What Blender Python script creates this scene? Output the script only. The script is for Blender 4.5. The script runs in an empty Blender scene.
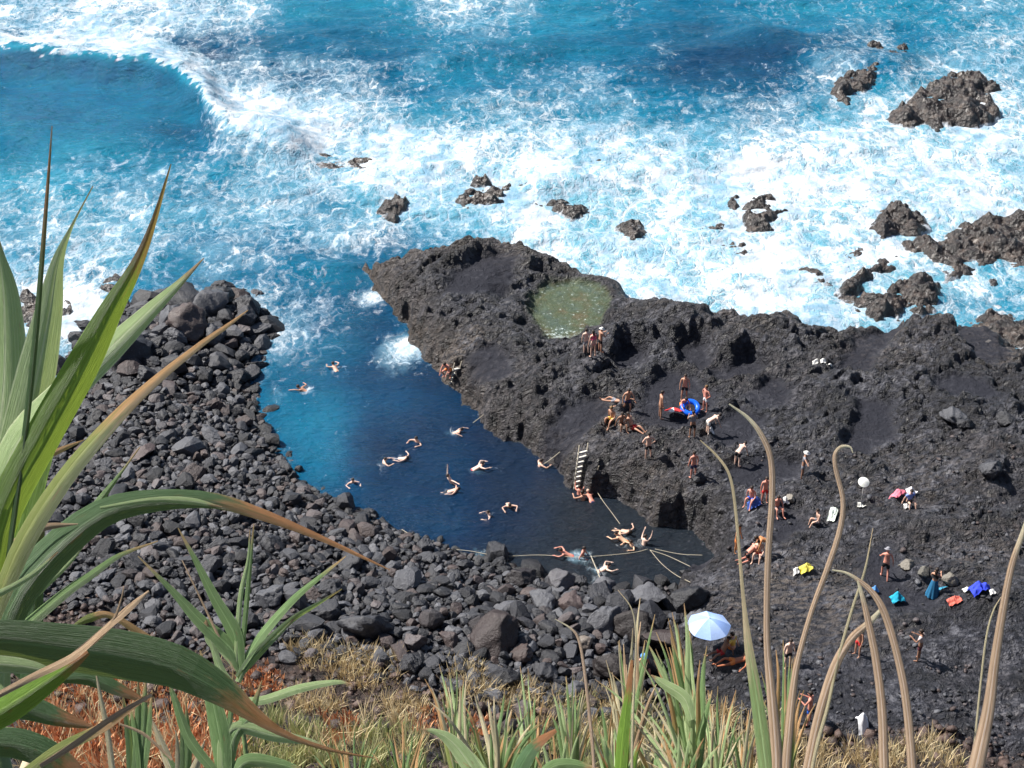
import bpy, bmesh, math, random
import numpy as np
from mathutils import Vector, Matrix, Euler
random.seed(7)
rng = np.random.default_rng(11)
R = math.radians
scene = bpy.context.scene
COL = scene.collection

# ---------------------------------------------------------------- camera
CAM_H, PITCH, FPX = 50.0, R(32.0), 1576.0
cam_d = bpy.data.cameras.new('camera')
cam = bpy.data.objects.new('camera', cam_d)
COL.objects.link(cam)
cam.location = (0, 0, CAM_H)
cam.rotation_euler = (R(90) - PITCH, 0, 0)
cam_d.sensor_width = 36
cam_d.lens = FPX / 1024 * 36
cam_d.clip_start = 0.05
cam_d.clip_end = 6000
scene.camera = cam
SP, CP = math.sin(PITCH), math.cos(PITCH)

def ray(px, py):
    a, b = (px - 512) / FPX, (384 - py) / FPX
    return np.array([a, CP + b * SP, -SP + b * CP])
def P(px, py, z=0.0):
    d = ray(px, py)
    t = (z - CAM_H) / d[2]
    return np.array([d[0] * t, d[1] * t, z])
def D(px, py, dist):
    """point at a true distance from the viewpoint along the direction of a feature"""
    d = ray(px, py)
    t = dist / np.linalg.norm(d)
    return np.array([d[0] * t, d[1] * t, CAM_H + d[2] * t])
def proj(x, y, z):
    dz = z - CAM_H
    dep = y * CP - dz * SP
    return 512 + FPX * x / dep, 384 - FPX * (y * SP + dz * CP) / dep

# ---------------------------------------------------------------- noise
_perm = rng.permutation(512)
_perm = np.concatenate([_perm, _perm, _perm])
_ga = rng.uniform(0, 2 * np.pi, 512)
_gx, _gy = np.cos(_ga), np.sin(_ga)
_rv = rng.random((512, 3))
def perlin(x, y, s=0):
    x = np.asarray(x, float) + s * 17.31; y = np.asarray(y, float) + s * 9.77
    xi, yi = np.floor(x).astype(int), np.floor(y).astype(int)
    xf, yf = x - xi, y - yi
    u, v = xf * xf * xf * (xf * (xf * 6 - 15) + 10), yf * yf * yf * (yf * (yf * 6 - 15) + 10)
    def g(ix, iy, fx, fy):
        h = _perm[(_perm[ix & 511] + iy) & 511] & 511
        return _gx[h] * fx + _gy[h] * fy
    a = g(xi, yi, xf, yf); b = g(xi + 1, yi, xf - 1, yf)
    c = g(xi, yi + 1, xf, yf - 1); d = g(xi + 1, yi + 1, xf - 1, yf - 1)
    return ((a + u * (b - a)) + v * ((c + u * (d - c)) - (a + u * (b - a)))) * 1.45
def fbm(x, y, o=4, s=0, gain=.5):
    t = 0; a = 1; n = 0
    for k in range(o):
        t = t + a * perlin(x * 2 ** k, y * 2 ** k, s + k * 3); n += a; a *= gain
    return t / n
def ridged(x, y, o=3, s=0):
    t = 0; a = 1; n = 0
    for k in range(o):
        t = t + a * (1 - 2 * np.abs(perlin(x * 2 ** k, y * 2 ** k, s + k * 3))); n += a; a *= .5
    return t / n
def billow(x, y, o=3, s=0):
    t = 0; a = 1; n = 0
    for k in range(o):
        t = t + a * (2 * np.abs(perlin(x * 2 ** k, y * 2 ** k, s + k * 3)) - .5); n += a; a *= .5
    return t / n
def worley(x, y, s=0):
    x = x + s * 3.3; y = y + s * 7.1
    xi, yi = np.floor(x).astype(int), np.floor(y).astype(int)
    f1 = np.full(np.shape(x), 9.); f2 = f1.copy(); idv = np.zeros(np.shape(x))
    for dx in (-1, 0, 1):
        for dy in (-1, 0, 1):
            h = _perm[(_perm[(xi + dx) & 511] + yi + dy) & 511] & 511
            d = np.hypot(xi + dx + _rv[h, 0] - x, yi + dy + _rv[h, 1] - y)
            m = d < f1
            f2 = np.where(m, f1, np.minimum(f2, d)); idv = np.where(m, _rv[h, 2], idv)
            f1 = np.where(m, d, f1)
    return f1, f2, idv
def sstep(a, b, x):
    t = np.clip((x - a) / (b - a), 0, 1)
    return t * t * (3 - 2 * t)
def sdf(poly, X, Y):
    """signed distance, positive inside"""
    poly = np.asarray(poly)[:, :2]
    d = np.full(X.shape, 1e9); ins = np.zeros(X.shape, bool)
    n = len(poly)
    for i in range(n):
        x0, y0 = poly[i]; x1, y1 = poly[(i + 1) % n]
        ex, ey = x1 - x0, y1 - y0
        t = np.clip(((X - x0) * ex + (Y - y0) * ey) / (ex * ex + ey * ey + 1e-12), 0, 1)
        d = np.minimum(d, (X - x0 - t * ex) ** 2 + (Y - y0 - t * ey) ** 2)
        if y1 != y0:
            ins ^= ((y0 > Y) != (y1 > Y)) & (X < (x1 - x0) * (Y - y0) / (y1 - y0) + x0)
    return np.where(ins, 1, -1) * np.sqrt(d)
def sdf_box(poly, X, Y, pad=4.0):
    """sdf computed only near the polygon, far away = -pad"""
    poly = np.asarray(poly)[:, :2]
    lo, hi = poly.min(0) - pad, poly.max(0) + pad
    m = (X > lo[0]) & (X < hi[0]) & (Y > lo[1]) & (Y < hi[1])
    out = np.full(X.shape, -pad)
    if m.any(): out[m] = sdf(poly, X[m], Y[m])
    return out

# ---------------------------------------------------------------- object helpers
def tag(o, label=None, cat=None, group=None, kind=None):
    if label: o['label'] = label
    if cat: o['category'] = cat
    if group: o['group'] = group
    if kind: o['kind'] = kind
    return o
def mesh_np(name, co, faces, mat=None, parent=None, smooth=True, attrs=None, uv=None):
    me = bpy.data.meshes.new(name)
    co = np.asarray(co, np.float32); 
    if isinstance(faces, np.ndarray):
        k = faces.shape[1]; nf = len(faces)
        me.vertices.add(len(co)); me.vertices.foreach_set('co', co.ravel())
        me.loops.add(nf * k); me.loops.foreach_set('vertex_index', faces.astype(np.int32).ravel())
        me.polygons.add(nf); me.polygons.foreach_set('loop_start', np.arange(0, nf * k, k, dtype=np.int32))
        me.polygons.foreach_set('loop_total', np.full(nf, k, np.int32))
    else:
        me.from_pydata(co.tolist(), [], faces)
    me.update(calc_edges=True)
    me.polygons.foreach_set('use_smooth', np.full(len(me.polygons), smooth))
    for k, v in (attrs or {}).items():
        v = np.asarray(v, np.float32)
        if v.ndim == 1:
            a = me.attributes.new(k, 'FLOAT', 'POINT'); a.data.foreach_set('value', v)
        else:
            a = me.attributes.new(k, 'FLOAT_VECTOR', 'POINT'); a.data.foreach_set('vector', v.ravel())
    if mat: me.materials.append(mat)
    o = bpy.data.objects.new(name, me); COL.objects.link(o)
    if parent: o.parent = parent
    return o
def empty(name, loc=(0, 0, 0), rz=0):
    o = bpy.data.objects.new(name, None); COL.objects.link(o)
    o.location = loc; o.rotation_euler = (0, 0, rz); o.empty_display_size = .1
    return o
def grid_faces(nx, ny):
    i = np.arange(nx * ny).reshape(ny, nx)
    return np.stack([i[:-1, :-1].ravel(), i[:-1, 1:].ravel(), i[1:, 1:].ravel(), i[1:, :-1].ravel()], 1)

# ---------------------------------------------------------------- node helper
class NT:
    def __init__(s, name):
        s.m = bpy.data.materials.new(name); s.m.use_nodes = True
        s.t = s.m.node_tree; s.t.nodes.clear()
        s.out = s.n('ShaderNodeOutputMaterial')
    def n(s, typ, ins=None, **props):
        nd = s.t.nodes.new(typ)
        for k, v in props.items(): setattr(nd, k, v)
        for k, v in (ins or {}).items():
            if isinstance(v, bpy.types.NodeSocket): s.t.links.new(v, nd.inputs[k])
            else: nd.inputs[k].default_value = v
        return nd
    def link(s, a, b): s.t.links.new(a, b)
    def math(s, op, a, b=0.0, c=None, clamp=False):
        nd = s.n('ShaderNodeMath', {0: a, 1: b}, operation=op, use_clamp=clamp)
        if c is not None:
            if isinstance(c, bpy.types.NodeSocket): s.link(c, nd.inputs[2])
            else: nd.inputs[2].default_value = c
        return nd.outputs[0]
    def mix(s, f, a, b, blend='MIX'):
        nd = s.n('ShaderNodeMix', data_type='RGBA', blend_type=blend)
        for idx, v in ((0, f), (6, a), (7, b)):
            if isinstance(v, bpy.types.NodeSocket): s.link(v, nd.inputs[idx])
            else: nd.inputs[idx].default_value = v if idx == 0 else (*v[:3], 1)
        return nd.outputs[2]
    def ramp(s, f, stops, interp='LINEAR'):
        nd = s.n('ShaderNodeValToRGB', {0: f}); cr = nd.color_ramp; cr.interpolation = interp
        while len(cr.elements) < len(stops): cr.elements.new(.5)
        for e, (p, c) in zip(cr.elements, stops):
            e.position = p; e.color = (c, c, c, 1) if isinstance(c, (int, float)) else (*c, 1)
        return nd.outputs[0]
    def attr(s, name): return s.n('ShaderNodeAttribute', attribute_name=name).outputs['Fac']
    def pos(s): return s.n('ShaderNodeNewGeometry').outputs['Position']
    def noise(s, vec, scale, detail=4, rough=.55, dist=0.0, out='Fac'):
        return s.n('ShaderNodeTexNoise', {'Vector': vec, 'Scale': scale, 'Detail': detail, 'Roughness': rough, 'Distortion': dist}).outputs[out]
    def vor(s, vec, scale, feature='F1', rnd=1.0, out='Distance'):
        return s.n('ShaderNodeTexVoronoi', {'Vector': vec, 'Scale': scale, 'Randomness': rnd}, feature=feature).outputs[out]
    def bump(s, h, strength=.5, dist=.1, normal=None):
        ins = {'Height': h, 'Strength': strength, 'Distance': dist}
        if normal is not None: ins['Normal'] = normal
        return s.n('ShaderNodeBump', ins).outputs[0]
    def bsdf(s, **k):
        ins = {kk.replace('_', ' '): v for kk, v in k.items()}
        for kk, v in list(ins.items()):
            if kk == 'Base Color' and isinstance(v, tuple): ins[kk] = (*v[:3], 1)
        b = s.n('ShaderNodeBsdfPrincipled', ins)
        s.link(b.outputs[0], s.out.inputs[0]); return b
def simple(name, col, rough=.7, var=.12, scale=30, spec=.4, **k):
    t = NT(name); p = t.n('ShaderNodeTexCoord').outputs['Object']
    n = t.noise(p, scale, 3)
    c = t.mix(n, tuple(x * (1 - var * 2) for x in col), tuple(min(1, x * (1 + var * 2)) for x in col))
    t.bsdf(Base_Color=c, Roughness=rough, Specular_IOR_Level=spec, Normal=t.bump(n, .2, .01), **k)
    return t.m

# ---------------------------------------------------------------- sun, sky
EL = R(50); TO_SUN_XY = np.array([-0.90, 0.40]); TO_SUN_XY /= np.linalg.norm(TO_SUN_XY)
to_sun = Vector((TO_SUN_XY[0] * math.cos(EL), TO_SUN_XY[1] * math.cos(EL), math.sin(EL)))
sl = bpy.data.lights.new('sun', 'SUN'); sl.energy = 5.0; sl.angle = R(.53); sl.color = (1, .955, .89)
sun = bpy.data.objects.new('sun', sl); COL.objects.link(sun)
sun.rotation_euler = to_sun.to_track_quat('Z', 'Y').to_euler(); sun.location = to_sun * 200
w = bpy.data.worlds.new('World'); scene.world = w; w.use_nodes = True
wt = w.node_tree; wt.nodes.clear()
sky = wt.nodes.new('ShaderNodeTexSky'); sky.sky_type = 'NISHITA'; sky.sun_disc = False
sky.sun_elevation = EL; sky.sun_rotation = math.atan2(to_sun.x, to_sun.y)
bg = wt.nodes.new('ShaderNodeBackground'); bg.inputs[1].default_value = .062
wo = wt.nodes.new('ShaderNodeOutputWorld')
wt.links.new(sky.outputs[0], bg.inputs[0]); wt.links.new(bg.outputs[0], wo.inputs[0])
scene.view_settings.view_transform = 'Standard'; scene.view_settings.look = 'None'
scene.view_settings.exposure = 0.8; scene.view_settings.gamma = 1
scene.cycles.max_bounces = 5; scene.cycles.diffuse_bounces = 3; scene.cycles.glossy_bounces = 3
scene.cycles.transmission_bounces = 4; scene.cycles.transparent_max_bounces = 6
# ================================================================ TERRAIN
# shoreline of the lava platform: (px, py, height at which that edge is seen)
PLAT = [(366,272,0),(374,286,0),(386,302,0),(402,322,0),(418,347,0),(432,364,0),(446,380,0),(465,402,0),(482,420,0),(500,436,0),
 (522,449,0),(543,460,0),(558,470,0),(572,487,0),(590,497,0),(612,500,0),(622,508,0),(645,516,0),(652,524,0),(672,527,0),(690,535,0),(706,545,0),
 (712,556,0),(704,568,0),(690,578,0),(676,586,0.2),(672,600,1),(668,625,2),(672,650,3),(680,680,3),(690,720,3),(700,745,3),(800,775,3),(1050,800,3),(1300,800,3),
 (1300,300,2),(1100,330,1.5),(1030,345,1.2),(1000,332,1.5),(985,312,2.4),(950,307,3.2),(915,314,3.0),(880,319,2.6),(850,325,2.4),(834,329,2.4),(815,328,2.6),
 (806,312,3.2),(770,308,3.2),(735,303,3.0),(700,295,3.0),(665,288,2.9),(640,283,2.9),(612,277,2.6),(598,262,2.6),(580,254,2.6),(555,246,2.6),(535,240,2.8),(510,233,3.0),
 (482,228,3.0),(458,234,2.8),(440,242,2.4),(412,245,2.0),(388,250,1.8),(372,262,1.2)]
plat = np.array([P(*p) for p in PLAT])
BEACH = [(676,588,0),(655,592,0),(620,594,0),(585,590,0),(545,583,0),(505,570,0),(465,558,0),(428,545,0),(395,533,0),(360,517,0),(330,502,0),(300,484,0),
 (277,460,0),(260,428,0),(248,395,0),(250,360,0),(262,335,0),(262,318,0),(240,300,0),(222,290,.5),(200,284,1),(170,283,1),(148,290,1),(118,308,.6),(95,325,0),(78,345,0),(66,372,0),
 (58,400,0),(40,430,0),(0,440,0),(-150,430,0)]
beach = np.array([P(*p) for p in BEACH] + [(-200, 75, 0), (-200, -60, 0), (200, -60, 0), (200, 30, 0), P(800,760,3), P(672,690,2.5), P(668,640,1.5)])
CTRL = [(380,265,1.5),(470,240,2.8),(430,300,2.2),(540,255,2.5),(570,312,1.5),(640,290,2.8),(650,340,2.6),(700,310,3.2),(790,322,3.4),(720,370,2.4),(600,370,2.4),
 (560,425,2.1),(500,395,1.9),(430,330,1.8),(620,440,2.5),(700,470,2.7),(760,430,2.7),(850,400,3.0),(850,480,3.2),(930,330,3.6),(1010,350,1.6),(1000,450,3.5),
 (690,520,2.6),(735,580,2.6),(800,560,3.0),(900,600,3.6),(720,640,3.0),(900,700,3.9),(1010,600,4.2),(700,570,1.4),(1200,500,4),(1200,700,5),(690,700,3.2)]
cp = np.array([P(*c) for c in CTRL])
# flat black-sand hollows: polygon in pixels, level
FLATS = [([(446,290),(456,276),(478,262),(497,252),(514,258),(510,284),(482,292),(462,292)],2.3),
 ([(470,357),(490,350),(508,362),(512,374),(490,377),(474,372)],1.85),
 ([(546,432),(560,412),(580,404),(602,402),(606,412),(592,428),(570,440),(552,442)],1.9),
 ([(642,422),(646,392),(668,376),(692,380),(700,392),(716,396),(712,420),(690,430),(668,428)],2.3),
 ([(682,352),(700,344),(706,356),(698,370),(686,366)],2.2),([(616,366),(626,352),(642,356),(638,368),(624,372)],2.0),
 ([(718,374),(750,362),(764,370),(742,380),(724,382)],2.25),([(748,398),(772,384),(792,392),(784,406),(758,410)],2.5),
 ([(716,430),(740,410),(762,420),(756,440),(728,446)],2.5),([(722,474),(760,462),(800,466),(796,478),(750,486)],2.6),
 ([(934,388),(950,376),(980,380),(990,392),(962,398)],3.1),([(846,446),(862,402),(890,408),(886,440),(862,454)],2.85),
 ([(838,372),(860,340),(890,322),(900,330),(880,352),(860,374)],2.7),([(955,330),(985,322),(1004,350),(990,366),(966,356)],2.4),
 ([(770,600),(800,585),(830,600),(820,640),(780,630)],2.9),([(862,560),(886,548),(900,590),(930,600),(925,612),(880,606)],3.45),
 ([(800,660),(860,650),(900,690),(880,716),(810,705)],3.8),
 ([(765,520),(790,512),(800,528),(780,540)],2.7),([(690,548),(706,552),(712,568),(696,574)],.5)]
GREEN = [(531,290),(545,281),(575,277),(602,280),(612,292),(613,312),(606,326),(588,334),(570,340),(552,346),(538,338),(532,322),(526,306)]
GZ = 1.55
green = np.array([P(571 + (x - 571) * .93, 313 + (y - 313) * .93, GZ) for x, y in GREEN])
# (px,py,z, radius across, radius along, turn, lift)
HUMPS = [(460,256,2.8,2.8,.45,38,.9),(480,232,3,3,1.2,0,.35),(520,242,3,2.4,1.,-10,.6),(560,256,2.8,3.,1.,-35,.7),(395,255,1.8,2.,1.2,0,.3),(640,300,2.8,2.5,1.5,-30,.5),
 (612,340,2.6,2.2,.9,20,.9),(650,335,2.6,3.2,1.,25,.8),(700,325,3,3.5,1.4,-20,.5),(790,318,3.4,2.0,1.6,0,.7),(722,352,2.6,3.2,1.,20,.8),(760,348,2.6,2.6,1.2,15,.6),(935,318,3.4,3.4,1.8,0,.9),
 (905,380,3.2,3,1.4,0,.6),(955,400,3.4,3.,1.,30,.6),(830,430,3,3.,1.,30,.7),(800,390,2.9,3,.8,-30,.5),(780,440,2.8,2.5,.7,25,.5),(545,375,2.3,3,.9,20,.6),(590,385,2.3,2,.8,10,.4),(520,330,2.3,2.2,1.6,0,.5),
 (650,470,2.6,2.8,1.2,-10,.5),(720,520,2.8,2,1.5,0,.8),(760,540,2.8,2.,.8,0,.5),(960,520,3.6,4,1.4,10,.5),(990,470,3.6,3,1.2,0,.6),(900,530,3.4,2.6,.9,0,.7),(985,600,4.1,3,.8,0,.6),(985,640,4.1,3,.7,5,.5),
 (940,575,3.7,2.2,.8,-10,.8),(845,600,3.2,2,.7,-5,.5),(430,290,2.1,2.6,1.3,10,.4),(400,285,1.4,1.6,1.,0,.4),(590,460,2.4,1.5,1,0,.3)]
def cliff_start(x):
    pts = [(-200,60)] + [tuple(P(px, py, z)[:2]) for px, py, z in [(-60,600,3.2),(40,590,3.2),(110,594,3.2),(160,630,3.2),(260,634,3.2),(330,640,3.2),(440,662,3.4),(560,692,3.4),(640,702,3.4),(720,728,3.4),(800,732,3.6),(850,738,3.8),(930,728,4),(1024,752,4.2),(1100,755,4.4)]] + [(200, 42)]
    pts.sort()
    return np.interp(x, [p[0] for p in pts], [p[1] for p in pts])
def height(X, Y, want=False):
    warp = fbm(X / 2.2, Y / 2.2, 4, 1) * 1.0 + fbm(X / .6, Y / .6, 2, 5) * .22
    dp0 = sdf(plat, X, Y); db0 = sdf(beach, X, Y)
    dp = dp0 + warp; db = db0 + warp * .35
    # platform
    wts = 0; hz = 0
    for c in cp:
        k = 1 / (((X - c[0]) ** 2 + (Y - c[1]) ** 2) ** 1.25 + .6)
        wts = wts + k; hz = hz + k * c[2]
    hz = hz / wts
    flat = np.zeros(X.shape); flev = np.zeros(X.shape)
    for poly, lev in FLATS:
        q = np.array([P(x, y, lev) for x, y in poly])
        f = sstep(-.8, .15, sdf_box(q, X, Y) + .7 * warp) * (.45 if lev in (3.8, 2.9) else 1)
        flev = np.where(f > flat, lev, flev); flat = np.maximum(flat, f)
    gd = sdf_box(green, X, Y) + .8 * warp
    gmask = sstep(-.3, .5, gd)
    for px, py, z, ra, rb, ang, amp in HUMPS:
        c = P(px, py, z); a = R(ang)
        u = (X - c[0]) * math.cos(a) + (Y - c[1]) * math.sin(a); v = -(X - c[0]) * math.sin(a) + (Y - c[1]) * math.cos(a)
        hz = hz + amp * .72 * np.exp(-(u / ra) ** 2 - (v / rb) ** 2)
    wx = X + .5 * fbm(X / 1.5, Y / 1.5, 2, 40); wy = Y + .5 * fbm(X / 1.5, Y / 1.5, 2, 44)
    ca, sa = math.cos(.42), math.sin(.42)
    wu, wv_ = wx * ca + wy * sa, -wx * sa + wy * ca
    f1, f2, cid = worley(wu / 1.7, wv_ / .75, 3)
    g1, g2, gid = worley(wu / .62, wv_ / .32, 9)
    rough = (ridged(wu / 5.5, wv_ / 2.8, 3, 7) * .42 - billow(wu / 2.4, wv_ / 1.0, 3, 9) * .30
             + (.42 - f1) * .30 + (cid - .5) * .36 + (.4 - g1) * .18 + (gid - .5) * .17 - .35 * sstep(.12, .0, f2 - f1) * sstep(-.2, .3, fbm(X / 4, Y / 4, 2, 77)) + fbm(wu / .34, wv_ / .2, 2, 15) * .05)
    rough = rough + .28 * sstep(.0, .25, fbm(X / 1.9, Y / 1.5, 3, 120)) - .14
    calm = sstep(53, 76, Y) * .60 + .32
    top = hz + rough * calm * .98
    # the pool side drops as a wall, the sea side too, with a lower ledge
    ledge = .55 * sstep(0, .5, dp) + .25 * sstep(.3, 1.1, dp + .5 * fbm(X / .9, Y / .9, 2, 21)) + .2 * sstep(.6, 2.6, dp)
    top = top * (1 - flat) + (flev + fbm(X / .8, Y / .8, 3, 30) * .05 + (.4 - g1) * .03) * flat
    hp = np.where(dp > 0, top * ledge + .05, np.maximum(-2.5, dp * 1.4))
    near = sstep(-3.2, -.6, gd)
    hp = hp * (1 - near) + np.clip(hp, GZ + .08 + .35 * np.clip(rough, 0, 1), GZ + .22 + .8 * np.clip(rough, -.2, 1)) * near
    bedg = GZ - .22 - .18 * sstep(0, 2, gd) + rough * .30
    hp = np.where(gd > -.5, hp * (1 - gmask) + bedg * gmask, hp)
    # beach
    hb = np.where(db > 0, .1 + 3.1 * (1 - np.exp(-db / 9.0)) + fbm(X / 3, Y / 3, 2, 50) * .2, np.maximum(-2.5, db * .5))
    h = np.maximum(hp, hb)
    isplat = (hp >= hb)
    # cliff
    cs = cliff_start(X) + fbm(X / 2.5, Y * 0, 3, 60) * 1.0
    t = cs - Y
    base = 3.3 + .72 * t
    ycam = 15.
    zc = 3.3 + .72 * (cs - ycam)
    base = np.where(Y < ycam, zc + (48.35 - zc) * (ycam - Y) / ycam, base)
    base = np.where(Y < 0, 48.35 - .0 * Y + fbm(X / 3, Y / 3, 2, 61) * .2, base)
    lim = 50 - 1.025 * Y - 1.3 + 3 * sstep(20, 27, Y)
    base = np.minimum(base, lim)
    k1, k2, kid = worley(X / .9, Y / .7, 70)
    base = base + ridged(X / 3, Y / 2.4, 3, 62) * .45 + (.4 - k1) * .45 + (kid - .5) * .3 + fbm(X / .4, Y / .35, 3, 66) * .16
    cm = sstep(-.3, 1.2, t)
    h = np.where(t > -.3, h * (1 - cm) + np.maximum(h, base) * cm, h)
    if want:
        return h, dict(flat=flat * isplat, soil=cm, plat=isplat * 1., dp=dp, green=sstep(-.25, .3, gd), gd=gd, db=db)
    return h
def axis(lo, hi, step, far_lo, far_hi, grow=1.25):
    a = list(np.arange(lo, hi, step)); s = step
    left = []; x = lo
    while x > far_lo: s *= grow; x -= s; left.append(x)
    s = step; x = a[-1]
    while x < far_hi: s *= grow; x += s; a.append(x)
    return np.array(left[::-1] + a)
xs = axis(-34, 36, .115, -500, 500); ys = np.concatenate([axis(44, 113, .115, 43, 500)])
ys = np.concatenate([np.arange(-30, 0, 1.5), np.arange(0, 22, .6), np.arange(22, ys[0], .16), ys])
X, Y = np.meshgrid(xs, ys)
H, A = height(X, Y, True)
GRID_X, GRID_Y, GRID_H = xs, ys, H
def ground(x, y):
    """bilinear height of the built terrain sheet"""
    i = int(np.clip(np.searchsorted(GRID_X, x) - 1, 0, len(GRID_X) - 2)); j = int(np.clip(np.searchsorted(GRID_Y, y) - 1, 0, len(GRID_Y) - 2))
    u = (x - GRID_X[i]) / (GRID_X[i + 1] - GRID_X[i]); v = (y - GRID_Y[j]) / (GRID_Y[j + 1] - GRID_Y[j])
    h = GRID_H
    return float((h[j, i] * (1 - u) + h[j, i + 1] * u) * (1 - v) + (h[j + 1, i] * (1 - u) + h[j + 1, i + 1] * u) * v)
def hit(px, py):
    """where the sight line through a feature of the photo meets the terrain (or the sea)"""
    d = ray(px, py); t = 20.
    while t < 400:
        x, y, z = d[0] * t, d[1] * t, CAM_H + d[2] * t
        g = max(0, ground(x, y))
        if z <= g: 
            return np.array([x, y, g])
        t += max(.05, (z - g) * .4)
    return P(px, py)
# brown, wet rim by the water
rim = np.exp(-np.clip(A['dp'], 0, 9) / 1.0) * A['plat'] * (.28 + .6 * sstep(2, -6, X) + .5 * sstep(88, 96, Y))
pale_a = np.zeros(X.shape)
for px, py, z, rr, am in [(790,605,2.9,3.5,.9),(840,620,3,2.5,.6),(620,425,2.3,1.6,.9),(612,400,2.3,1.2,.7),(750,318,3,3.,.6),(1000,340,2,4,.8),(448,362,1,1.5,1.),(470,345,1.5,1.6,.6),(690,300,3,2.5,.5),(980,560,3.5,3,.4),(880,350,3,3,.4),(560,450,1,2,.5),(640,500,1.5,3,.4),(400,255,1.5,2.5,.6),(500,238,3,3,.6),(900,480,3,5,.3)]:
    c = P(px, py, z); pale_a = np.maximum(pale_a, am * np.exp(-((X - c[0]) ** 2 + (Y - c[1]) ** 2) / rr ** 2))
t = NT('lava_rock'); p = t.pos()
n1 = t.noise(p, .45, 5, .6); n2 = t.noise(p, 3.2, 5, .65); n3 = t.noise(p, 14, 4, .6)
v1 = t.vor(p, 2.6); v2 = t.vor(p, 8.5)
lava = t.ramp(t.math('ADD', t.math('MULTIPLY', n1, .45), t.math('MULTIPLY', n2, .55)), [(.34, (.004, .004, .006)), (.46, (.011, .0115, .017)), (.53, (.027, .028, .039)), (.63, (.135, .137, .16))])  # lightest stop paints bluish-grey specular highlights in among the rock tones
brown = t.mix(n3, (.022, .016, .012), (.14, .10, .068))
col = t.mix(t.math('MULTIPLY', t.attr('rim'), t.ramp(n2, [(.35, .2), (.6, 1.)])), lava, brown)
rb = t.ramp(t.noise(p, .16, 3, .5), [(.50, 0.), (.68, .45)])
col = t.mix(t.math('MULTIPLY', rb, t.ramp(n2, [(.45, 0.), (.65, 1.)])), col, (.10, .070, .048))
psp = t.ramp(t.noise(t.n('ShaderNodeMapping', {'Vector': p, 'Scale': (.7, 1.6, 1.), 'Rotation': (0, 0, -.2)}).outputs[0], 2.6, 5, .7), [(.47, 0.), (.56, 1.)])
col = t.mix(t.math('MULTIPLY', t.attr('pale'), psp), col, t.mix(t.noise(p, .3, 2), (.15, .14, .14), (.17, .125, .085)))
sand = t.mix(n3, (.013, .014, .020), (.027, .028, .037))
col = t.mix(t.math('MULTIPLY', t.attr('flat'), t.ramp(n2, [(.35, 1.), (.66, .75)])), col, sand)
algae = t.ramp(t.noise(p, 1.3, 5, .7), [(.3, (.10, .065, .03)), (.42, (.09, .10, .04)), (.55, (.07, .10, .05)), (.7, (.20, .23, .15))])
col = t.mix(t.attr('green'), col, algae)
soil = t.ramp(t.noise(p, 2.2, 5, .7), [(.35, (.010, .007, .006)), (.5, (.035, .021, .017)), (.68, (.12, .075, .055))])
col = t.mix(t.attr('soil'), col, soil)
pale = t.ramp(t.vor(p, 3.1, out='Color'), [(0, 0.), (.955, 0.), (.96, 1.)], 'CONSTANT')
col = t.mix(t.math('MULTIPLY', pale, .35), col, (.28, .26, .24))
damp = t.math('SUBTRACT', 1, t.math('MULTIPLY', t.attr('flat'), .72))
nr = t.math('ABSOLUTE', t.math('SUBTRACT', t.noise(p, 1.9, 5, .6, .6), .5))
hgt = t.math('ADD', t.math('MULTIPLY', n2, .7), t.math('ADD', t.math('MULTIPLY', v1, .25), t.math('MULTIPLY', nr, 2.2)))
hgt = t.math('ADD', hgt, t.math('MULTIPLY', n3, .14))
hgt = t.math('MULTIPLY', hgt, damp)
t.bsdf(Base_Color=col, Roughness=t.math('MAXIMUM', t.ramp(n2, [(.3, .38), (.7, .7)]), t.math('MULTIPLY', t.attr('flat'), .85)), Specular_IOR_Level=t.math('MULTIPLY_ADD', t.attr('flat'), -.4, .6), Normal=t.bump(hgt, 1., .45))
MAT_LAVA = t.m
terr = mesh_np('ground', np.stack([X.ravel(), Y.ravel(), H.ravel()], 1), grid_faces(len(xs), len(ys)), MAT_LAVA,
               attrs=dict(pale=pale_a.ravel(), flat=A['flat'].ravel(), soil=A['soil'].ravel(), rim=rim.ravel(), green=A['green'].ravel()))
tag(terr, 'rough black lava shore, boulder beach bed and reddish cliff slope', kind='structure')
# ================================================================ SEA
FO = """
68987777410136654113112332333344 4
26996344211112332111211113452556 5
11235755656433233453222234535666 6
00001289987753455544334554568887 7
11112246788999988788766778889999 8
33444444687899999998999999999999 9
45455455665488788777899999889999 8
56565555556855568778899888888888 8
66764333432111888899999998777666 6
67954433543211112355999987686555 5
66754433432111112359999999876555 5
55555522221111112359999999987665 5
11111121111000000000000000000000 0
""".split('\n')
FOAM = []
for ln in FO:
    ln = ln.replace(' ', '')
    if ln: FOAM.append([int(c) for c in ln])
FOAM = np.array(FOAM, float)
TU = """6 6 5 5 6 6 6 6 6 6 5 5 6 6 6 6 6
4 4 4 3 4 4 4 5 5 5 4 3 3 4 5 6 6
5 5 5 4 4 5 6 6 6 6 6 6 5 7 8 8 8
7 7 6 6 6 6 8 8 8 9 9 9 9 9 9 9 9
6 6 6 5 5 5 4 6 8 9 9 9 9 8 8 8 7
5 5 5 4 5 4 3 5 8 9 9 9 9 9 8 7 7
4 4 4 3 4 4 3 2 2 5 5 5 5 5 5 5 5
4 4 4 4 4 5 2 2 1 1 1 1 1 1 1 1 1
3 3 3 3 3 3 2 2 1 0 0 0 0 0 0 0 0
2 2 2 2 2 2 1 1 0 0 0 0 0 0 0 0 0"""
TURQ = np.array([[float(c) for c in l.split()] for l in TU.split('\n')])
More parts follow.
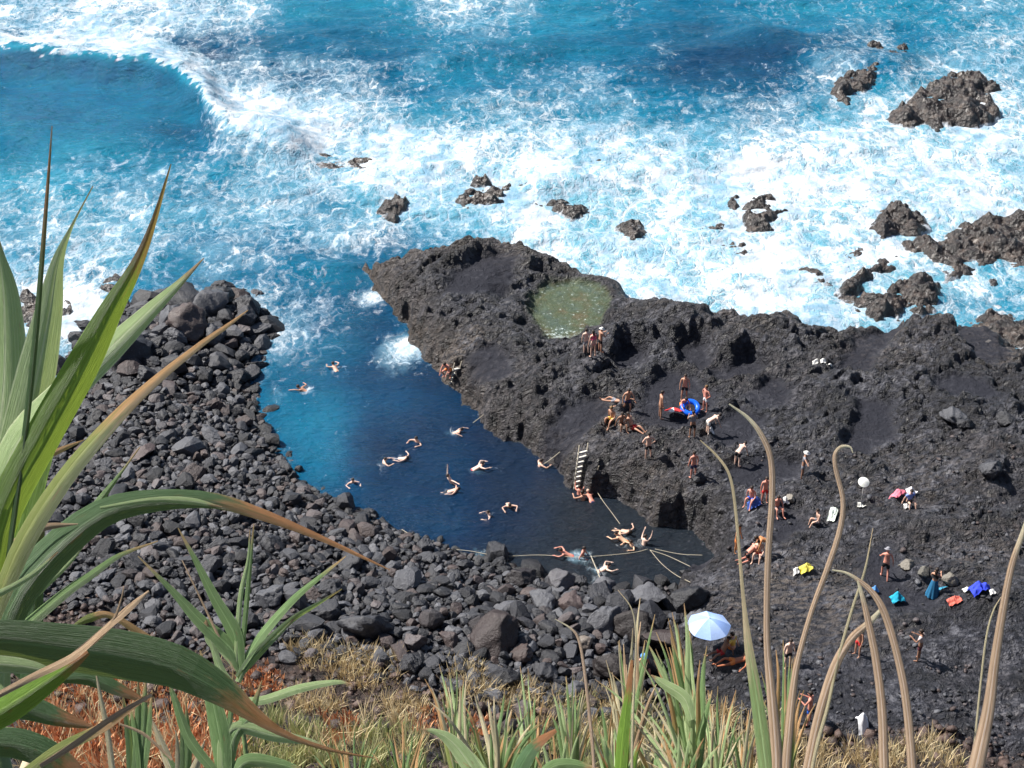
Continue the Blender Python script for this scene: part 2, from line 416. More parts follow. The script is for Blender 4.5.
def bil(G, cx, cy):
    cx = np.clip(cx, 0, G.shape[1] - 1.001); cy = np.clip(cy, 0, G.shape[0] - 1.001)
    i = cx.astype(int); j = cy.astype(int); u = cx - i; v = cy - j
    u = u * u * (3 - 2 * u); v = v * v * (3 - 2 * v)
    return (G[j, i] * (1 - u) + G[j, i + 1] * u) * (1 - v) + (G[j + 1, i] * (1 - u) + G[j + 1, i + 1] * u) * v
sx = axis(-56, 58, .2, -2500, 2500, 1.2); sy = np.concatenate([np.arange(10, 52, 3.), axis(53, 165, .2, 52.5, 4000, 1.2)])
SX, SY = np.meshgrid(sx, sy)
PX, PY = proj(SX, SY, np.zeros_like(SX))
foam = bil(FOAM, PX / 32 - .5, PY / 32 - .5) / 9
turq = bil(TURQ, PX / 64, PY / 64) / 9
dl = np.maximum(sdf(plat, SX, SY), sdf(beach, SX, SY))          # < 0 over water
dpl = sdf(plat, SX, SY)
POOL = [P(*q)[:2] for q in [(250,330),(300,290),(372,282),(390,300),(430,360),(500,432),(560,470),(610,500),(720,548),(700,600),(600,610),(420,560),(300,500),(240,420)]]
pool = sstep(-2.5, 1.5, sdf(np.array(POOL), SX, SY))
openw = 1 - pool
# wash along the shores
wash = np.exp(-np.clip(-dl, 0, 20) / .7) * (.35 + .65 * openw) * (.5 + .7 * fbm(SX / 2.5, SY / 2.5, 2, 3))
foam = np.clip(foam + .55 * np.clip(wash, 0, 1), 0, 1.1)
foam = np.where(pool > .5, np.minimum(foam, .42), foam)
for px, py in [(337,372),(308,391),(352,481),(382,464),(399,458),(419,441),(452,433),(473,470),(452,482),(448,491),(508,503),(492,515),(538,467),(587,492),(624,535),(634,545),(643,545),(572,556),(583,556),(598,572)]:
    c = P(px, py); foam += .34 * np.exp(-((SX - c[0]) ** 2 + (SY - c[1]) ** 2) / .55 ** 2)
for px, py, rr, am in [(408,345,1.1,.75),(400,352,1.6,.45),(372,298,.9,.6),(60,325,2,.5),(480,556,.9,.3),(588,560,1.5,.2),(706,541,.5,.25),(290,335,3,.25)]:
    c = P(px, py); foam += am * np.exp(-((SX - c[0]) ** 2 + ((SY - c[1]) / 1.2) ** 2) / rr ** 2)
Z = (ridged(SX / 19 + SY / 60, SY / 8.5, 2, 81) * .42 + fbm(SX / 5, SY / 2.6, 4, 83) * .34 + fbm(SX / 1.5, SY / .9, 2, 85) * .10) * openw
Z += (fbm(SX / 2.2 + SY / 4, SY / .9, 3, 87) * .11) * pool
# the breaking roller: a crest line with a steep face towards the shore
def crest(pts, amp, face, back, taper=5.):
    q = np.array([P(*a)[:2] for a in pts]); o = np.argsort(q[:, 0]); q = q[o]
    cy = np.interp(SX, q[:, 0], q[:, 1]) + fbm(SX / 4, SY * 0, 5, 90) * 1.3
    dd = SY - cy
    prof = np.where(dd < 0, np.exp(-(dd / face) ** 2), np.exp(-(dd / back) ** 2))
    side = sstep(q[0, 0] - taper, q[0, 0], SX) * sstep(q[-1, 0] + taper, q[-1, 0] - taper * .3, SX)
    return amp * prof * side, dd
c1, d1 = crest([(-80,46,0),(0,60,0),(40,66,0),(100,72,0),(150,76,0),(180,88,0),(203,104,0),(212,128,0),(235,144,0),(290,156,0)], 1.75, 2.6, 4.5, 3.)
Z += c1
lip = fbm(SX / .9, SY / .7, 4, 140) * 2.4 + fbm(SX / 3., SY / 3., 2, 141) * 1.2
cw = np.exp(-np.clip(d1 - 3.2, 0, 99) / 4) * sstep(-.9, -.1, d1 + lip * sstep(1.5, -.5, d1)) * (c1 > .05) 
foam = np.clip(foam + .75 * cw, 0, 1.1)
fw = sstep(.3, -.3, d1) * sstep(-7, -4.5, d1) * sstep(-23, -27, SX)
foam = foam * (1 - .95 * fw * (1 - np.clip(cw, 0, 1))); turq = turq * (1 - .1 * fw) + .10 * fw + .30 * np.exp(-(d1 + .6) ** 2 / .5) * (c1 > .3)
rough_foam = np.clip(foam, 0, 1)
Z += rough_foam * openw * (billow(SX / 2.2, SY / 1.4, 2, 95) * .16)
c2, d2 = crest([(300,62,0),(380,72,0),(470,60,0),(560,52,0)], .7, 2., 5.); Z += c2 * .8
c3, d3 = crest([(760,40,0),(820,64,0),(900,74,0)], .9, 2.4, 5.); Z += c3
c4, d4 = crest([(560,190,0),(700,170,0),(860,150,0)], .5, 2., 4.); Z += c4
Z = Z * sstep(0, 1.5, -dl + .8)
rel = sstep(170, 400, SY); Z *= 1 - rel
t = NT('sea_water'); p = t.pos()
F = t.attr('foam'); T = t.attr('turq')
stretch = t.n('ShaderNodeMapping', {'Vector': p, 'Scale': (1, .62, 1.)}).outputs[0]
wv = t.noise(stretch, .55, 4, .6, out='Color')
warped = t.n('ShaderNodeVectorMath', {0: stretch, 1: t.n('ShaderNodeVectorMath', {0: wv, 'Scale': 2.6}, operation='SCALE').outputs[0]}, operation='ADD').outputs[0]
wv2 = t.noise(stretch, 2.3, 3, .6, out='Color')
warped2 = t.n('ShaderNodeVectorMath', {0: warped, 1: t.n('ShaderNodeVectorMath', {0: wv2, 'Scale': .45}, operation='SCALE').outputs[0]}, operation='ADD').outputs[0]
e1 = t.vor(warped2, .42, 'DISTANCE_TO_EDGE'); e2 = t.vor(warped2, 1.15, 'DISTANCE_TO_EDGE')
l1 = t.ramp(e1, [(0, 1.), (.06, .5), (.25, 0.)]); l2 = t.ramp(e2, [(0, 1.), (.08, .5), (.26, 0.)])
fb = t.noise(warped, .26, 7, .62); fb2 = t.noise(warped2, 1.5, 5, .62)
lace = t.math('ADD', t.math('MULTIPLY', l1, .30), t.math('MULTIPLY', l2, .22))
F8 = t.math('MULTIPLY', F, .82)
val = t.math('ADD', t.math('ADD', F8, lace), t.math('ADD', t.math('MULTIPLY_ADD', fb, 1.7, -.85), t.math('MULTIPLY_ADD', fb2, .9, -.50)))
fbv = t.math('MULTIPLY_ADD', fb, 1.5, -.75)
veil = t.ramp(t.math('ADD', F8, fbv), [(.30, 0.), (.62, .36), (1.02, .92)])
e3 = t.vor(t.n('ShaderNodeVectorMath', {0: warped, 1: (7.3, 2.1, 0)}, operation='ADD').outputs[0], .6, 'DISTANCE_TO_EDGE')
e4 = t.vor(warped2, 1.6, 'DISTANCE_TO_EDGE')
L1 = t.ramp(e1, [(0, 1.), (.035, .55), (.11, 0.)]); L3 = t.ramp(e3, [(0, 1.), (.04, .5), (.12, 0.)]); L4 = t.ramp(e4, [(0, .6), (.05, .3), (.14, 0.)])
lines = t.math('MAXIMUM', L1, t.math('MAXIMUM', L3, L4))
lines = t.math('MULTIPLY', lines, t.ramp(t.math('ADD', F8, t.math('MULTIPLY_ADD', fb2, 1.3, -.65)), [(.26, 0.), (.66, .95)]))
solid = t.ramp(val, [(.70, 0.), (.88, .5), (1.12, 1.)])
mask = t.math('MAXIMUM', solid, lines)
wc = t.ramp(t.math('ADD', T, t.math('MULTIPLY', t.math('MULTIPLY', T, 1.6), t.math('MULTIPLY_ADD', t.noise(t.n('ShaderNodeMapping', {'Vector': p, 'Scale': (.6, 1.5, 1.)}).outputs[0], .16, 5, .6), .46, -.22))), [(0, (.013, .018, .025)), (.17, (.002, .016, .046)), (.34, (.002, .040, .100)), (.55, (.003, .108, .205)), (.8, (.012, .20, .31)), (1, (.09, .32, .42))])
wc = t.mix(veil, wc, (.25, .46, .57))
fcol = t.mix(t.ramp(t.noise(warped, .5, 6, .6), [(.35, 0.), (.6, 1.)]), (.46, .56, .62), (.64, .66, .68))
fn = t.noise(stretch, 5.5, 5, .65)
fv = t.math('ADD', t.math('MULTIPLY', t.noise(warped2, .9, 6, .66), .55), t.math('MULTIPLY', t.noise(warped, .22, 5, .6), .45))
fcol = t.mix(t.ramp(fv, [(.38, 0.), (.47, .45), (.56, 1.)]), (.17, .32, .44), (.59, .62, .65))  # bluish end paints shadow tones into the white foam
col = t.mix(mask, wc, fcol)
rip = t.noise(t.n('ShaderNodeMapping', {'Vector': p, 'Scale': (1, 1.8, 1), 'Rotation': (0, 0, .25)}).outputs[0], 1.7, 6, .62)
hh = t.math('ADD', t.math('MULTIPLY', rip, t.math('MULTIPLY_ADD', mask, -.75, 1.)), t.math('MULTIPLY', t.math('MULTIPLY', mask, fb2), .35))
rg = t.math('MULTIPLY_ADD', mask, .6, .07)
t.bsdf(Base_Color=col, Roughness=rg, IOR=1.33, Specular_IOR_Level=.28, Normal=t.bump(hh, 1., .30))
sea = mesh_np('sea', np.stack([SX.ravel(), SY.ravel(), Z.ravel()], 1), grid_faces(len(sx), len(sy)), t.m, attrs=dict(foam=foam.ravel(), turq=turq.ravel()))
tag(sea, 'turquoise surf with white foam running into a dark blue bathing pool', kind='structure')
def sea_z(x, y):
    i = int(np.clip(np.searchsorted(sx, x) - 1, 0, len(sx) - 2)); j = int(np.clip(np.searchsorted(sy, y) - 1, 0, len(sy) - 2))
    return float(Z[j, i])
# green tide pool water
t = NT('tide_pool_water'); p = t.pos()
spk = t.noise(p, 2.6, 5, .7)
fm = t.ramp(t.math('ADD', t.noise(p, 3.2, 5, .8), t.math('MULTIPLY_ADD', t.attr('near'), .20, -.03)), [(.56, 0.), (.63, 1.)])  # pale flecks paint sun sparkle into the water, denser on the near side
cc = t.mix(fm, t.ramp(t.noise(p, .6, 4, .6), [(.36, (.17, .14, .08)), (.48, (.12, .155, .09)), (.62, (.11, .16, .13))]), (.52, .60, .58))
b = t.bsdf(Base_Color=cc, Roughness=.12, IOR=1.33, Alpha=t.math('MULTIPLY', t.attr('edge'), t.math('MULTIPLY_ADD', fm, .45, .50)), Normal=t.bump(spk, .9, .2))
gx = np.arange(green[:, 0].min() - 1, green[:, 0].max() + 1, .2); gy = np.arange(green[:, 1].min() - 1, green[:, 1].max() + 1, .2)
GX, GY = np.meshgrid(gx, gy)
near = np.clip((P(570, 330, GZ)[1] - GY) / 3 + .3, 0, 1)
GF = grid_faces(len(gx), len(gy)); GS = sdf(green, GX, GY).ravel()[GF].min(1) > -.8; GF = GF[GS]
o = mesh_np('tide_pool', np.stack([GX.ravel(), GY.ravel(), np.full(GX.size, GZ) + fbm(GX / 1.2, GY / .7, 2, 33).ravel() * .05], 1), GF, t.m, attrs=dict(near=near.ravel(), edge=sstep(-.5, 1.1, sdf(green, GX, GY) + .6 * fbm(GX / .9, GY / .7, 3, 150)).ravel()))
tag(o, 'shallow green tide pool on the lava', kind='structure')
# ================================================================ ROCKS
def rock_mat(name, lo, mid, hi, use_attr=False, pits=True, warm=(.10, .065, .055)):
    t = NT(name); p = t.n('ShaderNodeTexCoord').outputs['Object'] if not use_attr else t.pos()
    n1 = t.noise(p, 1.6, 4, .6); n2 = t.noise(p, 9, 5, .7)
    tint = t.attr('tint') if use_attr else t.n('ShaderNodeObjectInfo').outputs['Random']
    base = t.ramp(t.math('ADD', t.math('MULTIPLY', tint, .7), t.math('MULTIPLY', n2, .3)), [(.12, lo), (.62, mid), (.96, hi)])
    wm = t.ramp(t.math('FRACT', t.math('MULTIPLY', tint, 7.3)), [(.80, 0.), (.86, .6)])
    base = t.mix(t.math('MULTIPLY', wm, t.ramp(n1, [(.3, .5), (.6, 1.)])), base, warm)
    spk = t.ramp(n2, [(.62, 0.), (.72, .5)])
    base = t.mix(spk, base, tuple(min(1, c * 1.9) for c in hi))
    wetz = t.ramp(t.n('ShaderNodeSeparateXYZ', {0: t.pos()}).outputs[2], [(.15, .45), (.75, 1.)])
    base = t.mix(1., base, wetz, 'MULTIPLY')
    h = t.math('ADD', t.math('MULTIPLY', n2, .5), t.math('MULTIPLY', n1, .5))
    t.bsdf(Base_Color=base, Roughness=.5, Specular_IOR_Level=.6, Normal=t.bump(h, 1., .14))
    return t.m
M_BOULDER = rock_mat('basalt_boulder', (.006, .006, .009), (.024, .025, .032), (.15, .153, .17))
M_FIELD = rock_mat('basalt_boulders', (.006, .006, .009), (.024, .025, .032), (.15, .153, .17), True)
M_RED = rock_mat('reddish_scoria', (.014, .010, .010), (.040, .027, .026), (.12, .085, .08), warm=(.06, .035, .032))
M_PALE = rock_mat('pale_stone', (.10, .095, .08), (.20, .18, .15), (.36, .33, .28))
def ico(sub):
    bm = bmesh.new(); bmesh.ops.create_icosphere(bm, subdivisions=sub, radius=1)
    v = np.array([x.co[:] for x in bm.verts]); f = np.array([[q.index for q in x.verts] for x in bm.faces]); bm.free()
    return v, f
def rock_shape(sub, seed, cuts=13, rough=.07):
    g = np.random.default_rng(seed)
    v, f = ico(sub)
    v = v * (1 + rough * 2 * perlin(v[:, 0] * 1.3 + seed * 3.1 + v[:, 2], v[:, 1] * 1.3 + v[:, 2] * .7 + seed)[:, None])
    for k in range(cuts):
        n = g.normal(size=3); n /= np.linalg.norm(n); d = g.uniform(.46, .80)
        s = v @ n; m = s > d
        v[m] -= np.outer(s[m] - d, n) * .93
    if sub > 2:
        v *= (1 + rough * 1.3 * perlin(v[:, 0] * 4 + seed, v[:, 1] * 4 + v[:, 2] * 3)[:, None] + .05 * perlin(v[:, 0] * 9 + seed, v[:, 1] * 9 + v[:, 2] * 7)[:, None])
    v *= np.array([g.uniform(1.05, 1.55), g.uniform(.85, 1.2), g.uniform(.6, .95)])
    return v, f
def rotm(g):
    return np.array(Euler((g.uniform(-.5, .5), g.uniform(-.5, .5), g.uniform(0, 6.28))).to_matrix())
SH_S = [rock_shape(1, i) for i in range(14)]; SH_M = [rock_shape(2, 40 + i) for i in range(16)]; SH_L = [rock_shape(4, 80 + i, 12, .10) for i in range(10)]
g = np.random.default_rng(5)
# hand placed landmarks: px, py, radius(m), colour, label
MARKS = [
 (497,636,1.75,'r','big reddish scoria boulder in the middle of the beach, largest of its row'),
 (628,628,1.35,'r','reddish boulder with a dark flank just right of the big middle boulder group'),
 (600,622,1.1,'g','grey lichen-flecked boulder between two reddish ones at the beach top'),
 (646,596,1.25,'g','dark boulder at the pool edge right below the swimmers'),
 (668,640,1.1,'r','brown boulder on the right end of the beach beside the lava'),
 (640,664,1.2,'g','broad grey boulder near the right end of the boulder beach'),
 (606,668,1.15,'r','squarish brown boulder above the yellow grass'),
 (585,645,.55,'p','pale triangular stone lying between grey boulders'),
 (372,628,1.35,'g','large dark boulder casting a black shadow left of the beach centre'),
 (352,560,1.0,'g','rough dark boulder high on the beach near the pool shore'),
 (245,320,1.0,'g','rounded dark boulder at the tip of the left shore'),
 (187,300,1.9,'g','huge black boulder under the long pale leaf on the left point'),
 (208,303,1.7,'g','huge rounded black boulder at the sea end of the left point'),
 (190,325,1.9,'g','broad black boulder with a shiny top below the two huge ones'),
 (170,318,1.4,'g','tall black boulder leaning against the huge boulders of the point'),
 (222,300,1.1,'g','black boulder at the water right of the huge ones'),
 (212,338,1.1,'g','angular boulder with a pale edge behind the dry leaf'),
 (130,356,1.9,'g','large smooth black boulder beside the green leaves'),
 (112,352,1.1,'g','dark boulder half behind the green leaf edge'),
 (97,418,.8,'g','smooth bluish grey oval boulder near the green leaves'),
 (142,453,.85,'r','rounded pinkish boulder alone among small grey stones'),
 (150,375,.9,'g','grey boulder right of the large smooth one'),
 (220,365,1.0,'g','dark boulder by the pool shore under the dry leaf'),
 (160,590,.6,'g','light grey boulder near the reddish soil'),
 (185,612,.7,'g','light grey flat topped boulder behind the tall green blade'),
 (275,545,.9,'g','dark boulder left of the brown leaf tip'),
 (270,600,.9,'g','pale grey boulder behind the green shoots'),
 (330,612,.9,'g','dark rough boulder on the lower beach'),
 (450,640,.75,'g','smooth grey boulder left of the big reddish one'),
 (465,652,.7,'g','rounded grey boulder under the big reddish one'),
 (413,644,.7,'g','oval light grey boulder on the lower beach'),
 (520,655,.8,'g','grey boulder in the shadow of the big reddish one'),
 (505,682,.9,'g','hollowed grey boulder at the foot of the beach'),
 (545,672,.9,'g','grey boulder beside the hollowed one'),
 (575,690,.8,'g','grey boulder touching the yellow grass'),
 (620,690,.9,'g','dark boulder above the yellow grass'),
 (520,580,.9,'g','dark boulder by the pool under the rope'),
 (497,553,1.0,'g','dark wet boulder standing in the pool by the rope'),
 (560,584,1.0,'g','wet boulder in the foam at the pool shore'),
 (603,588,.8,'g','grey boulder at the pool shore by the stick'),
 (690,600,1.1,'g','dark boulder at the inner corner of the pool'),
 (700,625,1.0,'g','dark boulder left of the umbrella top'),
 (570,605,.9,'r','brownish boulder on the upper right beach'),
 (540,600,.9,'g','angular grey boulder on the upper right beach'),
]
marks_xy = []
def boulder(px, py, r, kind, label, shape=None, group=None):
    c = hit(px, py + r * 4)
    v, f = shape or SH_L[int(g.integers(len(SH_L)))]
    key = ('me', id(v), kind)
    o = mesh_np('boulder', v @ rotm(g).T * r * .8, f, {'g': M_BOULDER, 'r': M_RED, 'p': M_PALE}[kind])
    o.location = (c[0], c[1], ground(c[0], c[1]) + r * .28)
    tag(o, label, 'boulder', group)
    marks_xy.append((c[0], c[1], r * .75))
    return o
for m in MARKS: boulder(*m, group='large boulders on the beach')
# the rest of the beach: candidates over the beach bed, largest first
def beach_sample(n):
    px = g.uniform(-30, 730, n); py = g.uniform(280, 760, n)
    return px, py
cx = g.uniform(-33, 12, 110000); cy = g.uniform(49, 92, 110000)
db = sdf(beach, cx, cy); dp_ = sdf(plat, cx, cy); cst = cliff_start(cx)
qx, qy = proj(cx, cy, np.full(cx.shape, 1.5))
upper = sstep(400, 320, qy)
land = (db > -.55 + .3 * g.normal(size=cx.size)) & (dp_ < .25) & (cy > cst - .1 + .5 * g.normal(size=cx.size))
# reddish scree strip on the left carries only a few
size = np.exp(g.normal(size=cx.size) * .46) * (.135 + .13 * upper + .09 * sstep(470, 660, qx) * sstep(690, 600, qy) + .05 * np.clip(perlin(cx / 3, cy / 3, 4), 0, 1))
size = np.clip(size, .10, 1.0)
order = np.argsort(-size); cell = {}
def free(x, y, r):
    k = (int(x // 1.2), int(y // 1.2))
    for a in (-1, 0, 1):
        for b in (-1, 0, 1):
            for (u, v, s) in cell.get((k[0] + a, k[1] + b), ()):
                if (u - x) ** 2 + (v - y) ** 2 < ((r + s) * .66) ** 2: return False
    return True
for (x, y, r) in marks_xy:
    cell.setdefault((int(x // 1.2), int(y // 1.2)), []).append((x, y, r))
acc = []
for i in order:
    if not land[i]: continue
    x, y, r = cx[i], cy[i], size[i]
    if free(x, y, r):
        cell.setdefault((int(x // 1.2), int(y // 1.2)), []).append((x, y, r)); acc.append((x, y, r))
print('boulders', len(acc))
def leafhide(x, y):          # behind the big leaves at the left edge of the view: keep those for the mass
    a, b = proj(x, y, 1.5); return a < 4 or a > 1020 or b > 700 or (a < 60 and b < 640)
ind = []; rest = []
for (x, y, r) in acc:
    (ind if len(ind) < 240 and not leafhide(x, y) else rest).append((x, y, r))
rocks_shared = [bpy.data.meshes.new('x') for _ in ()]
protos = []
for k in range(12):
    v, f = SH_L[k % len(SH_L)] if k < 4 else SH_M[k]
    protos.append(mesh_np('boulder', v, f, M_BOULDER, smooth=False))
def where(x, y):
    a, b = proj(x, y, 1.0)
    if b < 400: return 'loose dark grey boulder heaped on the point left of the pool', 'boulders of the left point'
    if a < 230: return 'dark grey boulder in the stony strip behind the tall green leaves', 'boulders behind the green leaves'
    if b < 560 and a < 420: return 'dark grey boulder on the slope along the curved pool shore', 'boulders along the curved pool shore'
    if a < 420: return 'grey boulder on the lower left beach above the dry grass', 'boulders above the dry grass'
    if a < 560: return 'grey boulder on the middle of the beach around the big reddish boulder', 'boulders around the big reddish boulder'
    return 'dark boulder piled at the right end of the beach near the umbrella', 'boulders near the umbrella'
for n, (x, y, r) in enumerate(ind):
    o = protos[n] if n < len(protos) else protos[n % len(protos)].copy()
    if n >= len(protos): COL.objects.link(o)
    s = r * 1.02
    o.scale = (s * g.uniform(.9, 1.15), s * g.uniform(.9, 1.1), s * g.uniform(.9, 1.1))
    o.rotation_euler = (g.uniform(-.4, .4), g.uniform(-.4, .4), g.uniform(0, 6.28))
    o.location = (x, y, ground(x, y) + r * g.uniform(.2, .55))
    l, gr = where(x, y); tag(o, l, 'boulder', gr)
def merge(items, shapes, zoff, name, mat, tint=None):
    V = []; F = []; T = []; n0 = 0
    for (x, y, r) in items:
        v, f = shapes[int(g.integers(len(shapes)))]
        m = rotm(g) * (r * 1.08)
        vv = v @ m.T; z = ground(x, y) + r * g.uniform(*zoff)
        V.append(vv + np.array([x, y, z])); F.append(f + n0); n0 += len(v)
        T.append(np.full(len(v), g.random()))
    return np.concatenate(V), np.concatenate(F), np.concatenate(T)
gap = []
for _ in range(3000):       # small stones that fill between the big ones
    i = int(g.integers(len(cx)))
    if land[i]: gap.append((cx[i], cy[i], float(g.uniform(.10, .19))))
top = []
for _ in range(1400):
    i = int(g.integers(len(cx)))
    if land[i] and free(cx[i], cy[i], -.05) is not None: top.append((cx[i], cy[i], float(g.uniform(.12, .26))))
a = merge(rest, SH_M, (.1, .5), '', None); b = merge(gap, SH_S, (.3, 1.2), '', None); c = merge(top, SH_M, (.8, 1.5), '', None)
V = np.concatenate([a[0], b[0], c[0]]); F = np.concatenate([a[1], b[1] + len(a[0]), c[1] + len(a[0]) + len(b[0])]); T = np.concatenate([a[2], b[2], c[2]])
o = mesh_np('pebbles', V, F, M_FIELD, smooth=False, attrs=dict(tint=T))
tag(o, 'smaller dark grey stones filling the boulder beach', kind='stuff')
# loose stones strewn on the lava platform
lo = []
while len(lo) < 900:
    px, py = g.uniform(640, 1024), g.uniform(440, 760)
    q = P(px, py, 3.2)
    if sdf(plat, np.array([q[0]]), np.array([q[1]]))[0] > .6 and perlin(np.array([q[0] / 3]), np.array([q[1] / 2]), 12)[0] > -.05:
        lo.append((q[0], q[1], float(np.clip(np.exp(g.normal() * .5) * .075, .03, .16))))
V, F, T = merge(lo, SH_S, (.1, .4), '', None)
o = mesh_np('lava_rubble', V, F, M_FIELD, attrs=dict(tint=T)); tag(o, 'small loose rubble strewn over the black lava', kind='stuff')
for px, py, r, k, l in [(913,563,.0,'p',''),(951,580,.5,'p','pale flat boulder right of the standing woman in blue'),(907,565,.5,'p','pale slab of rock behind the woman in blue'),(924,572,.42,'p','upright pale rock at the back of the woman in blue'),
    (953,416,1.0,'g','smooth rounded grey boulder on the lava at the right'),(988,470,.9,'g','flat grey boulder near the right edge of the lava'),(1005,420,.8,'g','dark boulder at the right edge of the lava'),
    (790,500,.35,'p','small white stone near the seated sunbathers'),(700,478,.5,'g','round dark stone by the standing bather'),(965,425,.6,'g','small grey boulder beside the smooth rounded one')]:
    if r: boulder(px, py, r, k, l)
# ---------------------------------------------------------------- sea stacks: traced footprints with their own height
t = NT('wet_brown_rock'); p = t.pos()
n1 = t.noise(p, 1.1, 5, .65); n2 = t.noise(p, 6, 5, .7); vv = t.vor(p, 3.2)
c0 = t.ramp(t.math('ADD', t.math('MULTIPLY', n1, .6), t.math('MULTIPLY', n2, .4)), [(.36, (.004, .0035, .0035)), (.48, (.017, .012, .0105)), (.58, (.055, .038, .029)), (.70, (.18, .13, .10))])
fz = t.math('ADD', t.n('ShaderNodeSeparateXYZ', {0: t.pos()}).outputs[2], t.math('MULTIPLY_ADD', t.noise(t.pos(), .9, 5, .65), 1.6, -.8))
c0 = t.mix(t.ramp(fz, [(.02, .85), (.20, 0.)]), c0, (.50, .55, .60))
t.bsdf(Base_Color=c0, Roughness=.35, Specular_IOR_Level=.7, Normal=t.bump(t.math('ADD', t.math('MULTIPLY', n2, .6), t.math('MULTIPLY', vv, .6)), .9, .25))
M_WET = t.m
def sea_rock(poly, ht, label, seed, group=None, pitted=.5, zb=0.):
    q = np.array([P(x, y, zb + ht * .45) for x, y in poly]); ht *= .66; lo_, hi_ = q[:, :2].min(0) - 1.4, q[:, :2].max(0) + 1.4
    st = max(.09, min(.16, (hi_ - lo_).max() / 90))
    gx = np.arange(lo_[0], hi_[0], st); gy = np.arange(lo_[1], hi_[1], st); XX, YY = np.meshgrid(gx, gy)
    d = sdf(q, XX, YY) + fbm(XX / 1.1, YY / 1.1, 4, seed) * .4 + .3
    f1, f2, ci = worley(XX / 1.2, YY / .8, seed)
    cell_ = worley(XX / .5 + .3 * perlin(XX, YY, 3), YY / .35, seed + 4)[2]
    wdt = max(.6, min(2.2, d.max()))
    hh = ht * .78 * (1 - (1 - np.clip(d / wdt, 0, 1)) ** 2.6) * (.62 + .75 * perlin(XX / 1.8, YY / 1.5, seed + 2)) + (ridged(XX / 1.6, YY / .8, 3, seed + 5) * .42 + (.45 - f1) * .40 + (ci - .5) * .55 * pitted) * np.clip(d * 2, 0, 1) * min(1, ht) + (ridged(XX / .7, YY / .5, 2, seed + 8) * .13 + (cell_ - .5) * .22) * np.clip(d * 2, 0, 1)
    hh = hh * .95 - .12 - .18 * sstep(-.05, .30, perlin(XX / 1.5, YY / 1.1, seed + 31)) * min(1., ht)
    zz = np.where(d > 0, hh, d * 1.6 - .25)
    F = grid_faces(len(gx), len(gy)); keep = (d.ravel()[F] > -.8).any(1)
    o = mesh_np('sea_rock', np.stack([XX.ravel(), YY.ravel(), zz.ravel()], 1), F[keep], M_WET)
    bm = bmesh.new(); bm.from_mesh(o.data); bmesh.ops.delete(bm, geom=[v for v in bm.verts if not v.link_faces], context='VERTS'); bm.to_mesh(o.data); bm.free()
    c = q[:, :2].mean(0); 
    o.data.transform(Matrix.Translation((-c[0], -c[1], 0))); o.location = (c[0], c[1], .12)
    tag(o, label, 'sea rock', group)
    return o
sea_rock([(866,44),(880,42),(893,47),(905,40),(909,52),(904,63),(896,58),(884,50),(868,49)],1.3,'small brown rock with a flat left arm above the long dark sea rock',3)
sea_rock([(831,88),(838,76),(850,68),(858,55),(868,50),(884,58),(886,66),(878,76),(864,86),(850,88),(848,100),(840,96)],1.6,'long dark rock in the surf at the top right, tapering to the lower left',5)
sea_rock([(890,110),(902,98),(920,86),(935,76),(955,68),(975,65),(988,72),(1001,84),(985,86),(998,98),(999,110),(980,118),(955,116),(938,122),(925,115),(905,120)],2.0,'largest broad brown rock standing in the surf at the top right',7)
sea_rock([(458,196),(464,186),(474,176),(486,174),(490,180),(482,188),(500,182),(512,180),(508,190),(498,200),(480,203),(462,205)],1.3,'forked dark rock in the foam above the lava platform tip',11)
sea_rock([(516,186),(528,180),(542,181),(540,187),(526,189)],.7,'thin dark rock just right of the forked one',13)
sea_rock([(534,202),(548,200),(560,196),(574,202),(588,204),(586,212),(572,216),(560,210),(540,206)],.9,'low broken rock half covered by foam right of the forked one',17)
sea_rock([(380,206),(390,196),(396,188),(400,194),(408,198),(404,208),(396,218),(386,216)],1.2,'small reddish brown pointed rock in the white water',19)
sea_rock([(619,226),(626,220),(638,221),(645,228),(642,237),(630,239)],.9,'single round dark rock in the foam near the platform rim',23)
sea_rock([(580,157),(590,154),(600,155),(606,163),(598,167),(586,162)],.6,'awash rock showing through foam far from the platform',29)
sea_rock([(346,160),(356,157),(372,160),(366,170),(352,169)],.5,'low awash rock beside the breaking wave',31)
sea_rock([(306,158),(320,152),(336,156),(345,166),(330,170),(312,166)],.35,'brown rock just under the foam left of the small pointed rock',37)
sea_rock([(348,188),(356,183),(362,188),(356,195)],.5,'tiny dark rock left of the reddish brown pointed rock',39)
sea_rock([(728,200),(736,196),(740,206),(734,211)],.9,'little upright rock left of the pair in the middle surf',41)
sea_rock([(744,206),(752,194),(764,191),(774,196),(772,206),(788,208),(786,214),(770,218),(774,226),(750,227),(744,218)],1.3,'dark two-headed rock in the middle surf right of the little upright one',43)
sea_rock([(716,244),(728,241),(744,243),(752,250),(746,256),(728,254)],.7,'flat dark rock close to the middle of the platform rim',47)
sea_rock([(690,232),(706,226),(722,222),(728,228),(708,236)],.35,'brownish shoal rock mostly covered by foam',49)
sea_rock([(872,222),(880,206),(892,198),(904,200),(910,208),(924,210),(930,222),(918,228),(900,224),(884,232)],1.9,'tall dark rock with a brown base at the left end of the right hand reef',53)
sea_rock([(905,236),(920,232),(940,238),(952,226),(965,218),(985,212),(1000,214),(1012,210),(1040,212),(1050,262),(1010,262),(985,262),(965,268),(955,262),(930,256),(912,246)],1.7,'long brown reef ridge reaching the right side of the surf',59)
sea_rock([(795,270),(806,263),(816,266),(826,276),(832,284),(822,284),(808,276)],.8,'low brown rock left of the hooked reef',61)
sea_rock([(846,254),(854,248),(864,250),(862,256),(850,258)],.5,'tiny brown rock north of the hooked reef',63)
